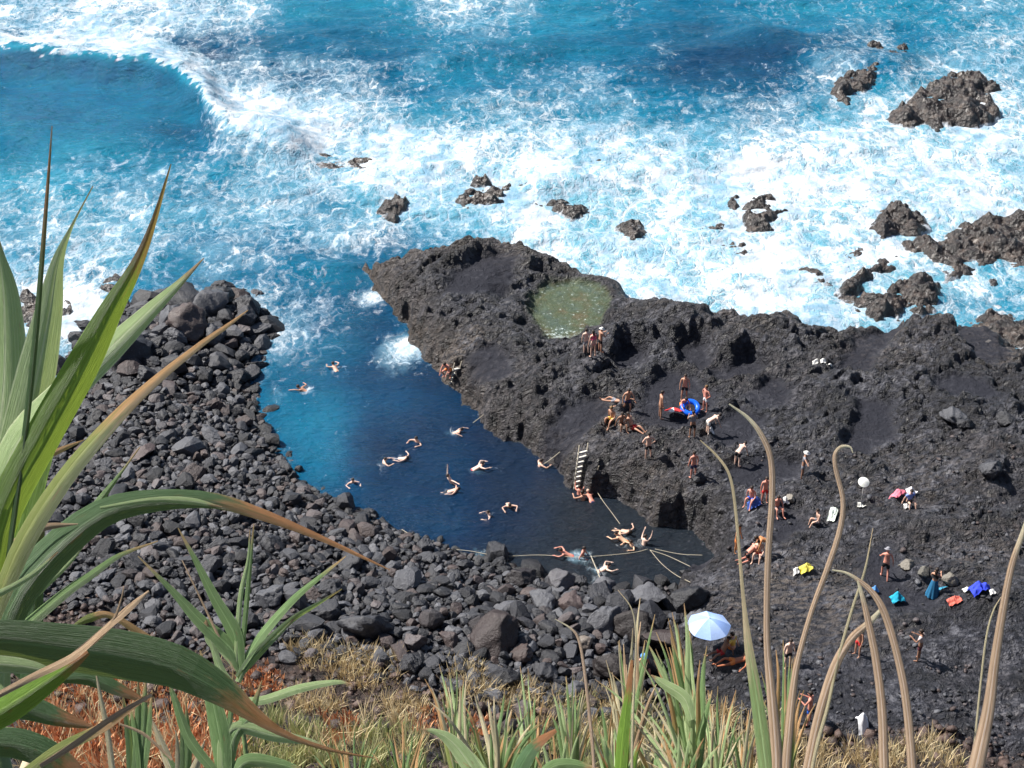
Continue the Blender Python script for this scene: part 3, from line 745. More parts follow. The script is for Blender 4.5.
sea_rock([(838,286),(848,276),(862,268),(880,256),(896,252),(906,258),(900,264),(880,268),(864,276),(858,286),(872,294),(888,288),(896,280),(910,271),(930,272),(942,284),(938,302),(910,314),(878,315),(852,304)],1.5,'hooked brown reef curling around white water beside the lava platform',67)
sea_rock([(938,272),(950,266),(966,262),(974,266),(962,274),(944,280)],.7,'small brown ledge joining the hooked reef to the long ridge',71)
sea_rock([(990,280),(1002,275),(1004,280),(994,285)],.5,'small brown rock in the surf at the right',73)
sea_rock([(970,318),(985,308),(1000,300),(1008,306),(1024,318),(1060,330),(1060,350),(1020,348),(990,334)],1.3,'brown shore rock at the right side behind the lava hump',79)
sea_rock([(98,286),(106,276),(116,273),(126,279),(125,290),(112,292)],1.2,'brown boulder standing alone in the surf between the leaves',83)
sea_rock([(12,310),(18,294),(30,290),(45,294),(56,300),(54,318),(30,322)],1.4,'dark rock in the surf behind the left leaf',89)
sea_rock([(60,306),(66,298),(72,304),(70,312),(62,312)],.7,'small dark rock right of the one behind the leaf',97)
sea_rock([(72,290),(80,285),(84,292),(76,295)],.5,'tiny dark rock awash between the leaves',101)
sea_rock([(236,316),(246,308),(258,312),(262,322),(250,328),(240,326)],1.1,'rounded wet boulder in the water off the left point',103)
sea_rock([(258,276),(264,274),(270,278),(264,281)],.5,'tiny dark rock in the blue channel',107)
# ================================================================ PEOPLE AND THINGS
_mats = {}
def flat(name, col, rough=.75, **k):
    key = (name, col)
    if key not in _mats: _mats[key] = simple(name, col, rough, var=.08, scale=14, **k)
    return _mats[key]
def skin_grow(verts, edges, radii, root, name, mat, sub=1):
    me = bpy.data.meshes.new(name + '_build')
    me.from_pydata([tuple(v) for v in verts], edges, []); me.update()
    o = bpy.data.objects.new(name + '_build', me); COL.objects.link(o)
    sk = o.modifiers.new('s', 'SKIN'); sk.use_smooth_shade = True
    lay = me.skin_vertices[0].data if me.skin_vertices else None
    if lay is None:
        bm = bmesh.new(); bm.from_mesh(me); bm.verts.layers.skin.verify(); bm.to_mesh(me); bm.free(); lay = me.skin_vertices[0].data
    for i, r_ in enumerate(radii):
        lay[i].radius = r_ if isinstance(r_, tuple) else (r_, r_)
        lay[i].use_root = (i == root)
    if sub: ss = o.modifiers.new('u', 'SUBSURF'); ss.levels = sub; ss.render_levels = sub
    dg = bpy.context.evaluated_depsgraph_get(); dg.update()
    m2 = bpy.data.meshes.new_from_object(o.evaluated_get(dg))
    bpy.data.objects.remove(o); bpy.data.meshes.remove(me)
    m2.name = name; m2.materials.clear(); m2.materials.append(mat)
    m2.polygons.foreach_set('use_smooth', np.full(len(m2.polygons), True))
    return m2
def V3(*a): return np.array(a, float)
def rx(a):
    c, s = math.cos(a), math.sin(a); return np.array([[1, 0, 0], [0, c, -s], [0, s, c]])
def ryy(a):
    c, s = math.cos(a), math.sin(a); return np.array([[c, 0, s], [0, 1, 0], [-s, 0, c]])
# a pose: torso lean, head nod, for each side: shoulder direction, elbow direction, thigh dir, shin dir (unit-ish vectors, +Y = facing)
POSES = {
 'stand':   dict(lean=4, nod=8, up=[(-.25,.05,-1),(.25,.0,-1)], fo=[(-.05,.3,-1),(.05,.25,-1)], th=[(-.10,.02,-1),(.12,.04,-1)], sh=[(-.02,-.03,-1),(.03,-.06,-1)]),
 'hips':    dict(lean=2, nod=4, up=[(-.65,-.15,-.8),(.65,-.15,-.8)], fo=[(.6,.2,-.6),(-.6,.2,-.6)], th=[(-.12,.0,-1),(.14,.06,-1)], sh=[(-.02,-.03,-1),(.02,-.05,-1)]),
 'step':    dict(lean=10, nod=12, up=[(-.3,.5,-.8),(.35,-.3,-.9)], fo=[(0,.8,-.5),(.1,.2,-1)], th=[(-.08,.5,-.9),(.1,-.2,-1)], sh=[(0,-.1,-1),(.02,-.45,-.9)]),
 'reach':   dict(lean=6, nod=6, up=[(-.3,.2,-1),(.9,.5,-.1)], fo=[(0,.5,-.9),(.9,.45,.05)], th=[(-.12,.05,-1),(.14,.02,-1)], sh=[(0,-.05,-1),(.02,-.06,-1)]),
 'phone':   dict(lean=3, nod=14, up=[(-.25,.45,-.8),(.25,.45,-.8)], fo=[(.3,.8,.35),(-.3,.8,.35)], th=[(-.09,.02,-1),(.1,.02,-1)], sh=[(0,-.02,-1),(0,-.04,-1)]),
 'bend':    dict(lean=68, nod=10, up=[(-.15,.25,-1),(.15,.4,-1)], fo=[(0,.25,-1),(0,.4,-1)], th=[(-.12,.12,-1),(.14,.02,-1)], sh=[(0,-.12,-1),(0,-.06,-1)]),
 'crouch':  dict(lean=38, nod=5, up=[(-.2,.6,-.8),(.2,.6,-.8)], fo=[(.1,.6,-.6),(-.1,.6,-.6)], th=[(-.3,.85,.05),(.3,.85,-.05)], sh=[(0,-.45,-1),(0,-.45,-1)]),
 'sit':     dict(lean=8, nod=8, up=[(-.3,.35,-.9),(.3,-.35,-.9)], fo=[(.2,.6,-.4),(.15,-.2,-1)], th=[(-.18,.95,.25),(.2,.95,.35)], sh=[(0,.4,-.9),(.05,.2,-1)]),
 'sitback': dict(lean=-28, nod=18, up=[(-.35,-.45,-.9),(.35,-.45,-.9)], fo=[(-.05,-.25,-1),(.05,-.25,-1)], th=[(-.15,1,.28),(.15,1,.12)], sh=[(0,.85,-.55),(0,.98,-.2)]),
 'kneel':   dict(lean=50, nod=0, up=[(-.15,.5,-1),(.15,.5,-1)], fo=[(0,.2,-1),(0,.2,-1)], th=[(-.15,.15,-1),(.15,.1,-1)], sh=[(0,-1,-.12),(0,-1,-.12)]),
 'lie':     dict(lean=-82, nod=6, up=[(-.6,.35,-.1),(.7,-.3,-.1)], fo=[(-.4,.7,-.1),(.1,-.9,.0)], th=[(-.2,1,.0),(.15,1,.25)], sh=[(0,1,-.05),(0,.8,-.6)]),
 'climb':   dict(lean=18, nod=-10, up=[(-.3,.7,.5),(.3,.6,.7)], fo=[(0,.5,.8),(0,.4,.9)], th=[(-.15,.6,-.8),(.15,.05,-1)], sh=[(0,-.2,-1),(0,-.1,-1)]),
 'swim':    dict(lean=66, nod=-34, up=[(-.8,.55,.15),(.8,.55,.15)], fo=[(.35,.9,-.12),(-.25,.9,-.12)], th=[(-.2,-.7,-.7),(.2,-.8,-.6)], sh=[(-.1,-1,-.3),(.1,-1,-.3)]),
 'crawl':   dict(lean=66, nod=-22, up=[(-.3,1,.25),(.6,-.6,.3)], fo=[(0,1,-.2),(.5,.6,-.1)], th=[(-.1,-.8,-.6),(.15,-.8,-.6)], sh=[(0,-1,-.2),(.05,-1,-.1)]),
 'float':   dict(lean=-66, nod=26, up=[(-.9,.35,.1),(.9,.1,.1)], fo=[(-.2,.9,.1),(.5,.8,.05)], th=[(-.25,1,.12),(.25,1,.0)], sh=[(-.1,.7,-.7),(.1,.8,-.4)]),
 'tread':   dict(lean=20, nod=-4, up=[(-.8,.45,-.15),(.8,.45,-.15)], fo=[(.3,.9,.15),(-.3,.9,.1)], th=[(-.2,.3,-1),(.2,.1,-1)], sh=[(0,-.2,-1),(0,-.3,-1)]),
 'raise':   dict(lean=-20, nod=0, up=[(-.6,.3,.9),(.9,.3,.1)], fo=[(-.3,.2,1),(.9,.2,.1)], th=[(-.2,.8,-.3),(.2,.7,-.4)], sh=[(0,.9,.1),(0,.8,-.2)]),
}
def nrm(v): v = np.asarray(v, float); return v / np.linalg.norm(v)
def build_person(pose, h=1.7, female=False, hands=True):
    s = h / 1.7; p = POSES[pose]; L = R(p['lean'])
    T = rx(-L)                                   # leaning forwards turns the spine about X
    verts, edges, rad = [], [], []
    def add(v, r_, par=None):
        verts.append(np.asarray(v, float)); rad.append(tuple(q * s for q in r_) if isinstance(r_, tuple) else r_ * s)
        if par is not None: edges.append((par, len(verts) - 1))
        return len(verts) - 1
    hip = V3(0, 0, 0)
    W = .165 if female else .185
    pelv = add(hip, (.145, .105))
    belly = add(hip + T @ V3(0, .0, .17 * s), ((.115 if female else .135), .09), pelv)
    chest = add(hip + T @ V3(0, .01, .36 * s), ((.135 if female else .155), .105), belly)
    sho = add(hip + T @ V3(0, -.01, .475 * s), (.10, .075), chest)
    N = rx(-(L + R(p['nod'])))
    if abs(p['lean']) > 60: N = rx(-(L + R(p['nod'])))
    neck = hip + T @ V3(0, -.005, .53 * s)
    nk = add(neck, .052, sho)
    hb = add(neck + N @ V3(0, .015, .085 * s), (.068, .082), nk)
    hm = add(neck + N @ V3(0, .018, .15 * s), (.078, .098), hb)
    ht = add(neck + N @ V3(0, .0, .225 * s), (.06, .075), hm)
    head_c = neck + N @ V3(0, .012, .15 * s)
    ends = []
    for k, sg in ((0, -1), (1, 1)):
        sp = hip + T @ V3(sg * W * s, -.01, .455 * s)
        a = add(sp, .055, sho)
        u = nrm(p['up'][k]); f = nrm(p['fo'][k])
        el0 = add(sp + u * .14 * s, .046, a)
        el = sp + u * .28 * s; e = add(el, .038, el0)
        m_ = add(el + f * .10 * s, .038, e)
        wr = el + f * .245 * s; w_ = add(wr, .024, m_)
        palm = add(wr + f * .055 * s, (.036, .016), w_)
        side = nrm(np.cross(f, V3(0, 0, 1)) if abs(f[2]) < .9 else V3(0, 1, 0) - f * f[1])
        if hands:
            up_ = nrm(np.cross(side, f))
            for q, ln in ((-.026, .060), (-.009, .078), (.009, .072), (.026, .056)):
                b0 = wr + f * .095 * s + side * q * s
                x = add(b0, .0085, palm); x = add(b0 + (f * ln * .55 - up_ * .006) * s, .008, x); add(b0 + (f * ln - up_ * .02) * s, .006, x)
            x = add(wr + (f * .045 - side * sg * .045) * s, .010, palm); add(wr + (f * .085 - side * sg * .065) * s, .007, x)
        ends.append(wr)
    knees = []; feet = []
    for k, sg in ((0, -1), (1, 1)):
        hj = hip + T @ V3(sg * .085 * s, .0, -.045 * s)
        a = add(hj, (.088 if not female else .092), pelv)
        t_ = nrm(p['th'][k]); sh = nrm(p['sh'][k])
        kn = hj + t_ * .40 * s
        b0 = add(hj + t_ * .2 * s, .072, a); b = add(kn, .052, b0)
        c0 = add(kn + sh * .13 * s, .054, b); an = kn + sh * .385 * s; c = add(an, .034, c0)
        if pose in ('swim', 'crawl', 'kneel'): fd = nrm(sh + V3(0, 0, .15))
        elif abs(sh[2]) < .6: fd = nrm(V3(sg * .2, .25, 1))
        else: fd = nrm(V3(sg * .25, 1, -.05))
        hl = add(an + sh * .045 * s, (.036, .034), c)
        x = add(an + sh * .055 * s + fd * .10 * s, (.038, .026), hl); add(an + sh * .06 * s + fd * .17 * s, (.034, .016), x)
        knees.append(kn); feet.append(an)
    info = dict(T=T, N=N, head=head_c, s=s, p=p, hip=hip, W=W, knees=knees, feet=feet, ends=ends)
    return verts, edges, rad, pelv, info
def ellipsoid(c, rads, M=np.eye(3), sub=2, cut=None):
    v, f = ico(sub); q = v * np.array(rads)
    if cut is not None:
        keep = cut(v); f = f[keep[f].all(1)]
    return q @ M.T + c, f
BODY_CACHE = {}
people_n = 0
def person(px, py, pose, face, label, skin=(.46, .27, .19), bottom=None, topc=None, hair=(.03, .02, .015), hat=None, female=False, h=None, water=None, onto=None, group=None, skirt=None, dz=0., at=None):
    """face: heading in degrees, 0 = looking away from the cliff (+Y), 90 = to the left"""
    global people_n
    people_n += 1
    gg = random.Random(people_n * 13)
    h = h or gg.uniform(1.6, 1.78)
    key = (pose, female)
    verts, edges, rad, root, I = build_person(pose, h, female)
    ms = flat('skin', skin, .5)
    me = skin_grow(verts, edges, rad, root, 'person', ms, 1)
    # nose, ears, eyes and mouth belong to the body's own mesh
    bm = bmesh.new(); bm.from_mesh(me); s_, N_, H0 = I['s'], I['N'], I['head']
    me.materials.append(flat('dark_features', (.06, .025, .02)))
    for (x, y, z_, a, b, c_, mi) in ((0, .112, -.012, .011, .018, .018, 0), (-.078, .01, -.012, .010, .018, .026, 0), (.078, .01, -.012, .010, .018, .026, 0),
                                     (-.032, .096, .012, .014, .008, .006, 1), (.032, .096, .012, .014, .008, .006, 1), (0, .098, -.05, .022, .007, .005, 1)):
        v, f = ellipsoid(H0 + N_ @ (V3(x, y, z_) * s_), (a * s_, b * s_, c_ * s_), N_, 1)
        bv = [bm.verts.new(q) for q in v]
        for q in f:
            fc = bm.faces.new([bv[int(i)] for i in q]); fc.material_index = mi; fc.smooth = True
    bm.to_mesh(me); bm.free()
    body = bpy.data.objects.new('person', me); COL.objects.link(body)
    co = np.zeros(len(me.vertices) * 3); me.vertices.foreach_get('co', co); co = co.reshape(-1, 3)
    if at is not None: c = np.array(at, float)
    elif water is not None: c = P(px, py, 0)
    else: c = hit(px, py)
    if water is not None:
        z = sea_z(c[0], c[1]) + water - (.09 if water > -.1 else .04)
    else:
        z = (ground(c[0], c[1]) if at is None else c[2]) - co[:, 2].min() + dz - .03
    body.location = (c[0], c[1], z)
    body.rotation_euler = (0, 0, R(face))
    tag(body, label, 'person', group)
    s = I['s']; T, N, H_ = I['T'], I['N'], I['head']
    def kid(name, v, f, mat): 
        o = mesh_np(name, v, f, mat, body); return o
    if not hat:
        v, f = ellipsoid(H_ + N @ (V3(0, -.022, .028) * s), (.094 * s, .108 * s, .104 * s), N, 3, cut=lambda q: (q[:, 2] > .15) | (q[:, 1] < (.1 + .25 * (q[:, 2] + .6))))
        if female: 
            v2, f2 = ellipsoid(H_ + N @ (V3(0, -.075, -.09) * s), (.075 * s, .045 * s, .15 * s), N, 2); f = np.concatenate([f, f2 + len(v)]); v = np.concatenate([v, v2])
        kid('hair', v, f, flat('hair', hair, .6))
    else:
        v, f = ellipsoid(H_ + N @ (V3(0, -.005, .045) * s), (.10 * s, .115 * s, .095 * s), N, 3, cut=lambda q: q[:, 2] > -.1)
        m = 24; an = np.linspace(0, 2 * np.pi, m, endpoint=False)
        br = np.concatenate([np.stack([np.cos(an) * r0 * s, (np.sin(an) * r0 * 1.1 + .01) * s, np.full(m, zz * s)], 1) for r0, zz in ((.095, .045), (.17, .025), (.165, .018))]) @ N.T + H_
        bf = np.array([[q, (q + 1) % m, m + (q + 1) % m, m + q] for q in range(m)] + [[m + q, m + (q + 1) % m, 2 * m + (q + 1) % m, 2 * m + q] for q in range(m)])
        kid('sun_hat', np.concatenate([v, br]), [tuple(int(i) for i in q) for q in f] + [tuple(int(i) + len(v) for i in q) for q in bf], flat('hat_cloth', hat))
    p = I['p']
    if bottom and not skirt:
        vv = [I['hip'] + T @ V3(0, 0, .09 * s), I['hip'], ]; ee = [(0, 1)]; rr = [(.128 * s, .10 * s), (.155 * s, .115 * s)]
        ln = .09 if female else .26
        for k, sg in ((0, -1), (1, 1)):
            hj = I['hip'] + T @ V3(sg * .085 * s, 0, -.045 * s); t_ = nrm(p['th'][k])
            vv.append(hj); ee.append((1, len(vv) - 1)); rr.append(.101 * s)
            vv.append(hj + t_ * ln * s); ee.append((len(vv) - 2, len(vv) - 1)); rr.append((.090 if not female else .094) * s)
        m = skin_grow(vv, ee, rr, 1, 'swim_shorts', flat('swim_cloth', bottom), 1)
        o = bpy.data.objects.new('swim_shorts' if not female else 'bikini_bottom', m); COL.objects.link(o); o.parent = body
    if topc:
        lo_ = .36 if female and topc != 'x' else .12
        vv = [I['hip'] + T @ V3(0, 0, (.30 if female else .07) * s), I['hip'] + T @ V3(0, .012, .36 * s), I['hip'] + T @ V3(0, 0, .44 * s)]
        rr = [(.135 * s, .105 * s), ((.148 if female else .17) * s, .118 * s), (.14 * s, .095 * s)]
        ee = [(0, 1), (1, 2)]
        if not female:
            for k, sg in ((0, -1), (1, 1)):
                sp = I['hip'] + T @ V3(sg * I['W'] * s, -.01, .455 * s); vv.append(sp); ee.append((2, len(vv) - 1)); rr.append(.068 * s)
                vv.append(sp + nrm(p['up'][k]) * .15 * s); ee.append((len(vv) - 2, len(vv) - 1)); rr.append(.062 * s)
        m = skin_grow(vv, ee, rr, 1, 'shirt', flat('swim_cloth', topc), 1)
        o = bpy.data.objects.new('bikini_top' if female else 'shirt', m); COL.objects.link(o); o.parent = body
    if skirt:
        n = 40; an = np.linspace(0, 2 * np.pi, n, endpoint=False); V = []
        for zz, r0 in ((.12, .13), (.0, .17), (-.3, .22), (-.6, .28), (-.82, .33)):
            w_ = 1 + .10 * np.sin(an * 9) * (zz < 0) * min(1, -zz * 2)
            V.append(np.stack([np.cos(an) * r0 * w_ * s, np.sin(an) * r0 * .85 * w_ * s, np.full(n, zz * s)], 1))
        V = np.concatenate(V); F = [(r_ * n + q, r_ * n + (q + 1) % n, (r_ + 1) * n + (q + 1) % n, (r_ + 1) * n + q) for r_ in range(4) for q in range(n)]
        kid('skirt', V, F, flat('skirt_cloth', skirt))
    return body
TAN = (.50, .27, .18); PALE = (.66, .42, .32); RED = (.62, .27, .20); BRN = (.32, .17, .11); LIT = (.72, .50, .40)
NV = (.02, .03, .10); BK = (.012, .012, .015); BL = (.03, .12, .55); PK = (.75, .12, .22); RD = (.60, .04, .04); GRY = (.25, .25, .28); WH = (.78, .77, .74); YL = (.75, .55, .12); OR = (.80, .25, .06)
# ---- on the lava
person(586,354,'stand',10,'pale person with back turned, standing left of the pink swimsuit at the green pool',LIT,bottom=GRY)
person(593,357,'stand',25,'person in a pink swimsuit standing by the green tide pool',PALE,bottom=PK,topc=PK,female=True)
person(600,352,'phone',300,'person holding a white bag beside the pink swimsuit at the green pool',TAN,bottom=BK,hat=WH)
person(449,377,'crouch',150,'sunlit person crouching at the top of the short ladder on the pool edge',RED,bottom=OR)
person(627,412,'step',200,'tanned person stepping down the light coloured rocks above the wooden ladder',TAN,bottom=NV)
person(612,424,'sit',140,'seated person with straw coloured towel on the rocks above the wooden ladder',TAN,bottom=YL,hair=(.2,.12,.05))
person(621,428,'sit',200,'dark haired person sitting beside the straw coloured towel above the wooden ladder',BRN,bottom=BK)
person(632,430,'sitback',230,'person leaning back on the rocks, right one of the three seated above the wooden ladder',TAN,bottom=RD)
person(616,404,'lie',70,'sunbather lying on the pale rocks highest above the wooden ladder',TAN,bottom=GRY)
person(648,459,'hips',10,'person in black trunks standing alone above the dark cave with back turned',PALE,bottom=BK)
person(660,418,'stand',280,'person standing left of the red and white parasol facing it',TAN,bottom=BRN)
person(684,400,'stand',170,'dark haired person standing behind the blue swim ring',TAN,bottom=BK,h=1.75)
person(682,410,'crouch',200,'reddish person crouching between the red parasol and the blue swim ring',RED,bottom=OR)
person(705,411,'hips',120,'sunburnt person standing right of the blue swim ring',RED,bottom=WH,hair=(.15,.08,.03))
person(692,438,'phone',5,'person in black shorts and pale top standing just below the blue swim ring',BRN,bottom=BK,topc=GRY)
person(708,434,'bend',290,'pale person bending far over to the right below the blue swim ring',LIT,bottom=WH)
person(693,478,'stand',20,'person in dark shorts standing alone below the bathers with the swim ring',RED,bottom=NV)
person(737,466,'bend',320,'person stooping with pale back near the left tall dry stalk',LIT,bottom=BK)
person(802,478,'reach',250,'grey clad person reaching an arm to the right, wearing a pale hat',BRN,bottom=GRY,topc=GRY,hat=WH)
person(751,503,'sit',150,'seated person with blue shorts between the two left dry stalks',RED,bottom=BL)
person(764,503,'stand',190,'reddish person standing just left of the tallest dry stalk',RED,bottom=RD)
person(736,552,'stand',240,'orange tanned person half behind the left dry stalk',(.55,.24,.10),bottom=OR)
person(747,560,'kneel',290,'kneeling person bending to the left in the orange tanned group',RED,bottom=BK)
person(758,558,'sit',160,'bright skinned person sitting in the middle of the orange tanned group',PALE,bottom=RD)
person(768,556,'bend',90,'person bending over at the tallest dry stalk in the orange tanned group',(.55,.24,.10),bottom=OR)
person(776,512,'sit',200,'person sitting just right of the tallest dry stalk',RED,bottom=GRY)
person(818,526,'sit',100,'seated person beside the white towel near the curled dry stalk',PALE,bottom=GRY,h=1.6)
person(884,578,'step',350,'man with bare reddish back and black shorts walking away on black sand',RED,bottom=BK,hat=GRY)
person(932,597,'phone',330,'woman with a long blue skirt and bare shoulders raising her hands',TAN,topc=BK,female=True,skirt=(.02,.14,.28))
person(918,660,'phone',60,'person in pale shirt and dark red shorts standing alone on the lower lava',BRN,bottom=(.12,.03,.04),topc=(.6,.52,.5))
person(787,667,'stand',200,'pale person standing on the black sand left of the leaning stalk',LIT,bottom=BK)
person(857,656,'stand',120,'person standing behind the crossed dry stalks',TAN,bottom=RD)
person(733,653,'sit',60,'person with yellow top sitting right of the light blue umbrella',PALE,bottom=OR,topc=YL)
person(722,655,'sitback',120,'person resting in the shade of the light blue umbrella',BRN,bottom=RD)
person(735,664,'lie',100,'sunbather lying in the black shadow of the light blue umbrella',(.45,.16,.08),bottom=OR)
person(808,725,'phone',60,'person in bright blue shorts standing near the foot of the slope',RED,bottom=BL)
person(642,672,'sit',200,'person with a blue sun hat sitting at the right end of the boulder beach',RED,bottom=RD,hat=(.10,.30,.75))
person(908,506,'sit',200,'person sitting beside the pink towel on the right lava',PALE,bottom=BK,topc=(.25,.35,.8),h=1.6)
# ---- in the water
G = 'bathers in the pool'
person(337,372,'swim',30,'swimmer with a broad red back highest in the pool',PALE,bottom=BK,water=.02,group=G)
person(308,391,'crawl',75,'swimmer splashing at the upper left of the pool',TAN,bottom=NV,water=-.04,group=G)
person(352,481,'tread',200,'swimmer alone near the left shore where the water is turquoise',PALE,bottom=BK,water=-.38,group=G)
person(382,464,'tread',290,'swimmer with black hair at the left end of the swimming pair',LIT,bottom=BK,water=-.32,group=G)
person(399,458,'float',60,'swimmer floating on the back at the right end of the swimming pair',LIT,bottom=GRY,water=.03,group=G)
person(419,441,'tread',140,'swimmer above the floating pair in the middle of the pool',PALE,bottom=BK,water=-.34,group=G)
person(452,433,'crawl',280,'dark haired swimmer nearest the lava wall in the middle of the pool',PALE,bottom=BK,water=-.04,group=G)
person(473,470,'swim',290,'swimmer in a red suit with arms spread right of the kicking pair',LIT,bottom=RD,water=.03,group=G)
person(452,482,'raise',300,'swimmer kicking both pale legs up out of the water',LIT,bottom=GRY,water=-.02,group=G)
person(448,491,'float',80,'swimmer lying stretched below the kicking legs',PALE,bottom=BK,water=.03,group=G)
person(508,503,'swim',190,'swimmer with arms spread wide towards the cliff in the centre of the pool',PALE,bottom=BK,water=.02,group=G)
person(492,515,'tread',100,'swimmer with folded arms directly below the one with arms spread',LIT,bottom=NV,water=-.34,group=G)
person(538,467,'tread',300,'swimmer holding the pole that sticks out from the lava wall',PALE,bottom=BK,water=-.30,group=G)
person(579,495,'climb',350,'bather climbing at the foot of the wooden ladder',RED,bottom=RD,water=-.15,group=G)
person(592,502,'swim',20,'bather with a bright bald head in the water right of the wooden ladder',RED,bottom=NV,hair=(.62,.40,.30),water=.05,group=G)
person(584,501,'tread',30,'bather between the other two at the foot of the wooden ladder',TAN,bottom=BK,water=-.2,group=G)
person(622,530,'float',40,'topmost bather of the cluster holding the rope in the narrow end of the pool',PALE,bottom=BK,water=.04,group=G)
person(626,541,'swim',60,'bather with spread arms in the cluster at the narrow end of the pool',(.74,.46,.30),bottom=OR,water=.04,group=G)
person(634,545,'tread',120,'bather with a sunlit back in the cluster at the narrow end of the pool',(.74,.46,.30),bottom=NV,water=-.28,group=G)
person(643,545,'climb',320,'slim bather rising from the water right of the rope cluster',LIT,bottom=BK,water=-.05,group=G)
person(572,556,'swim',80,'left bather crouching in the shallow water by the pool shore boulders',RED,bottom=RD,water=.03,group=G)
person(582,556,'sit',250,'right bather sitting in the shallow water by the pool shore boulders',RED,bottom=BK,water=-.05,group=G)
person(598,572,'swim',290,'bather holding the long pale stick near the pool shore',LIT,bottom=BK,water=.02,group=G)
# ---------------------------------------------------------------- things
def tube(pts, r, n=7, close=True):
    pts = np.asarray(pts, float); rr = np.full(len(pts), r) if np.isscalar(r) else np.asarray(r)
    V = []; F = []; ref = V3(.13, .31, .94)
    for i, q in enumerate(pts):
        d = nrm(pts[min(i + 1, len(pts) - 1)] - pts[max(i - 1, 0)])
        a = np.cross(d, ref); a = a / max(1e-6, np.linalg.norm(a)); b = np.cross(d, a)
        for k in range(n):
            an = 2 * math.pi * k / n; V.append(q + (a * math.cos(an) + b * math.sin(an)) * rr[i])
    for i in range(len(pts) - 1):
        for k in range(n): F.append((i * n + k, i * n + (k + 1) % n, (i + 1) * n + (k + 1) % n, (i + 1) * n + k))
    if close: F.append(tuple(range(n))[::-1]); F.append(tuple((len(pts) - 1) * n + k for k in range(n)))
    return V, F
def join(parts):
    V = []; F = []
    for v, f in parts:
        n = len(V); V += list(v); F += [tuple(i + n for i in q) for q in f]
    return V, F
def curve_pts(ctrl, n=24):
    """smooth curve through control rows (any width)"""
    c = np.asarray(ctrl, float)
    if len(c) == 2: c = np.array([c[0], (c[0] + c[1]) / 2, c[1]])
    t = np.linspace(0, len(c) - 1, n); out = []
    e = np.vstack([2 * c[0] - c[1], c, 2 * c[-1] - c[-2]])
    for x in t:
        i = min(int(x), len(c) - 2); u = x - i; p0, p1, p2, p3 = e[i], e[i + 1], e[i + 2], e[i + 3]
        out.append(.5 * ((2 * p1) + (-p0 + p2) * u + (2 * p0 - 5 * p1 + 4 * p2 - p3) * u * u + (-p0 + 3 * p1 - 3 * p2 + p3) * u ** 3))
    return np.array(out)
ROPE = simple('rope_fibre', (.50, .44, .33), .8, scale=60)
def rope(pts, r, label, name='rope', mat=None, cat='rope'):
    o = mesh_np(name, *tube(curve_pts(pts, 40), r, 6), mat or ROPE); tag(o, label, cat); return o
def G3(px, py, dz=.1):
    q = hit(px, py); return V3(q[0], q[1], q[2] + dz)
rope([G3(402,534,.3), P(430,546,.12), P(470,551,.06), P(500,556,.10), P(540,555,.05), P(580,557,.10), P(630,553,.05), P(648,549,.08)], .014, 'pale rope stretched across the pool from the boulders to the rope cluster of bathers')
rope([P(596,490,.3), P(603,501,.3), P(612,513,.1), P(620,524,.06)], .014, 'short taut rope from the wooden ladder to the cluster of bathers')
rope([P(650,550,.05), P(662,564,.08), P(676,575,.15), G3(690,586,.2)], .013, 'thick curved rope at the narrow end of the pool, lowest of the three there')
rope([P(650,550,.05), P(668,556,.1), G3(690,570,.2)], .013, 'thin rope above the thick one at the narrow end of the pool')
rope([P(655,549,.06), P(680,554,.12), G3(702,560,.3)], .013, 'topmost thin rope running to the inner corner of the pool')
rope([G3(521,452,.1), G3(510,446,.9), P(505,443,1.2)], .03, 'short rope end hanging on the lava wall') if False else None
WOODM = simple('grey_wood', (.36, .32, .25), .8, scale=20)
rope([P(542,465,.15), P(550,460,.5), P(560,452,1.1)], [.03] * 40, 'pole sticking out of the lava wall above the water', 'pole', WOODM, 'pole')
rope([P(473,423,.1), P(482,416,.4), P(490,409,1.0)], [.025] * 40, 'thin pole leaning on the lava wall in the middle of the pool side', 'pole', WOODM, 'pole')
rope([P(592,492,.1), P(595,480,.8), P(599,466,1.9)], [.03] * 40, 'slanting pole right of the wooden ladder', 'pole', WOODM, 'pole')
rope([P(591,556,.35), P(596,568,.5), P(602,582,.6), G3(607,592,.3)], [.03] * 40, 'long pale stick leaning from the shallow water onto the pool boulders', 'stick', WOODM, 'stick')
def ladder(px0, py0, z0, px1, py1, z1, wid, rungs, label, zlow=-.3):
    a = P(px0, py0, z0); b = P(px1, py1, z1); dirn = b - a
    ex = empty('ladder', tuple(a)); tag(ex, label, 'ladder')
    side = nrm(V3(.88, .42, 0)); up = nrm(dirn)
    for sg in (-1, 1):
        mesh_np('rail', *tube([side * sg * wid / 2 + up * -.3, side * sg * wid / 2 + dirn * .5, side * sg * wid / 2 + dirn + up * .35], .035, 8), WOODM, ex)
    L_ = np.linalg.norm(dirn)
    for k in range(rungs):
        q = dirn * ((k + .5) / rungs); n_ = np.cross(side, up)
        v = []; hw, hh, hd = wid / 2 + .02, .05, .06
        for i in (-1, 1):
            for j in (-1, 1):
                for l in (-1, 1): v.append(q + side * i * hw + up * j * hh + n_ * l * hd)
        mesh_np('rung', v, [(0,1,3,2),(4,6,7,5),(0,4,5,1),(2,3,7,6),(0,2,6,4),(1,5,7,3)], simple_rung, ex, smooth=False)
    return ex
simple_rung = simple('bleached_wood', (.62, .60, .54), .8, scale=20)
ladder(578,489,.0,583,450,2.35,.52,8,'wooden ladder with eight pale rungs on the lava wall at the pool')
ladder(453,384,.1,457,367,1.3,.45,4,'short dark ladder with pale rungs under the crouching person')
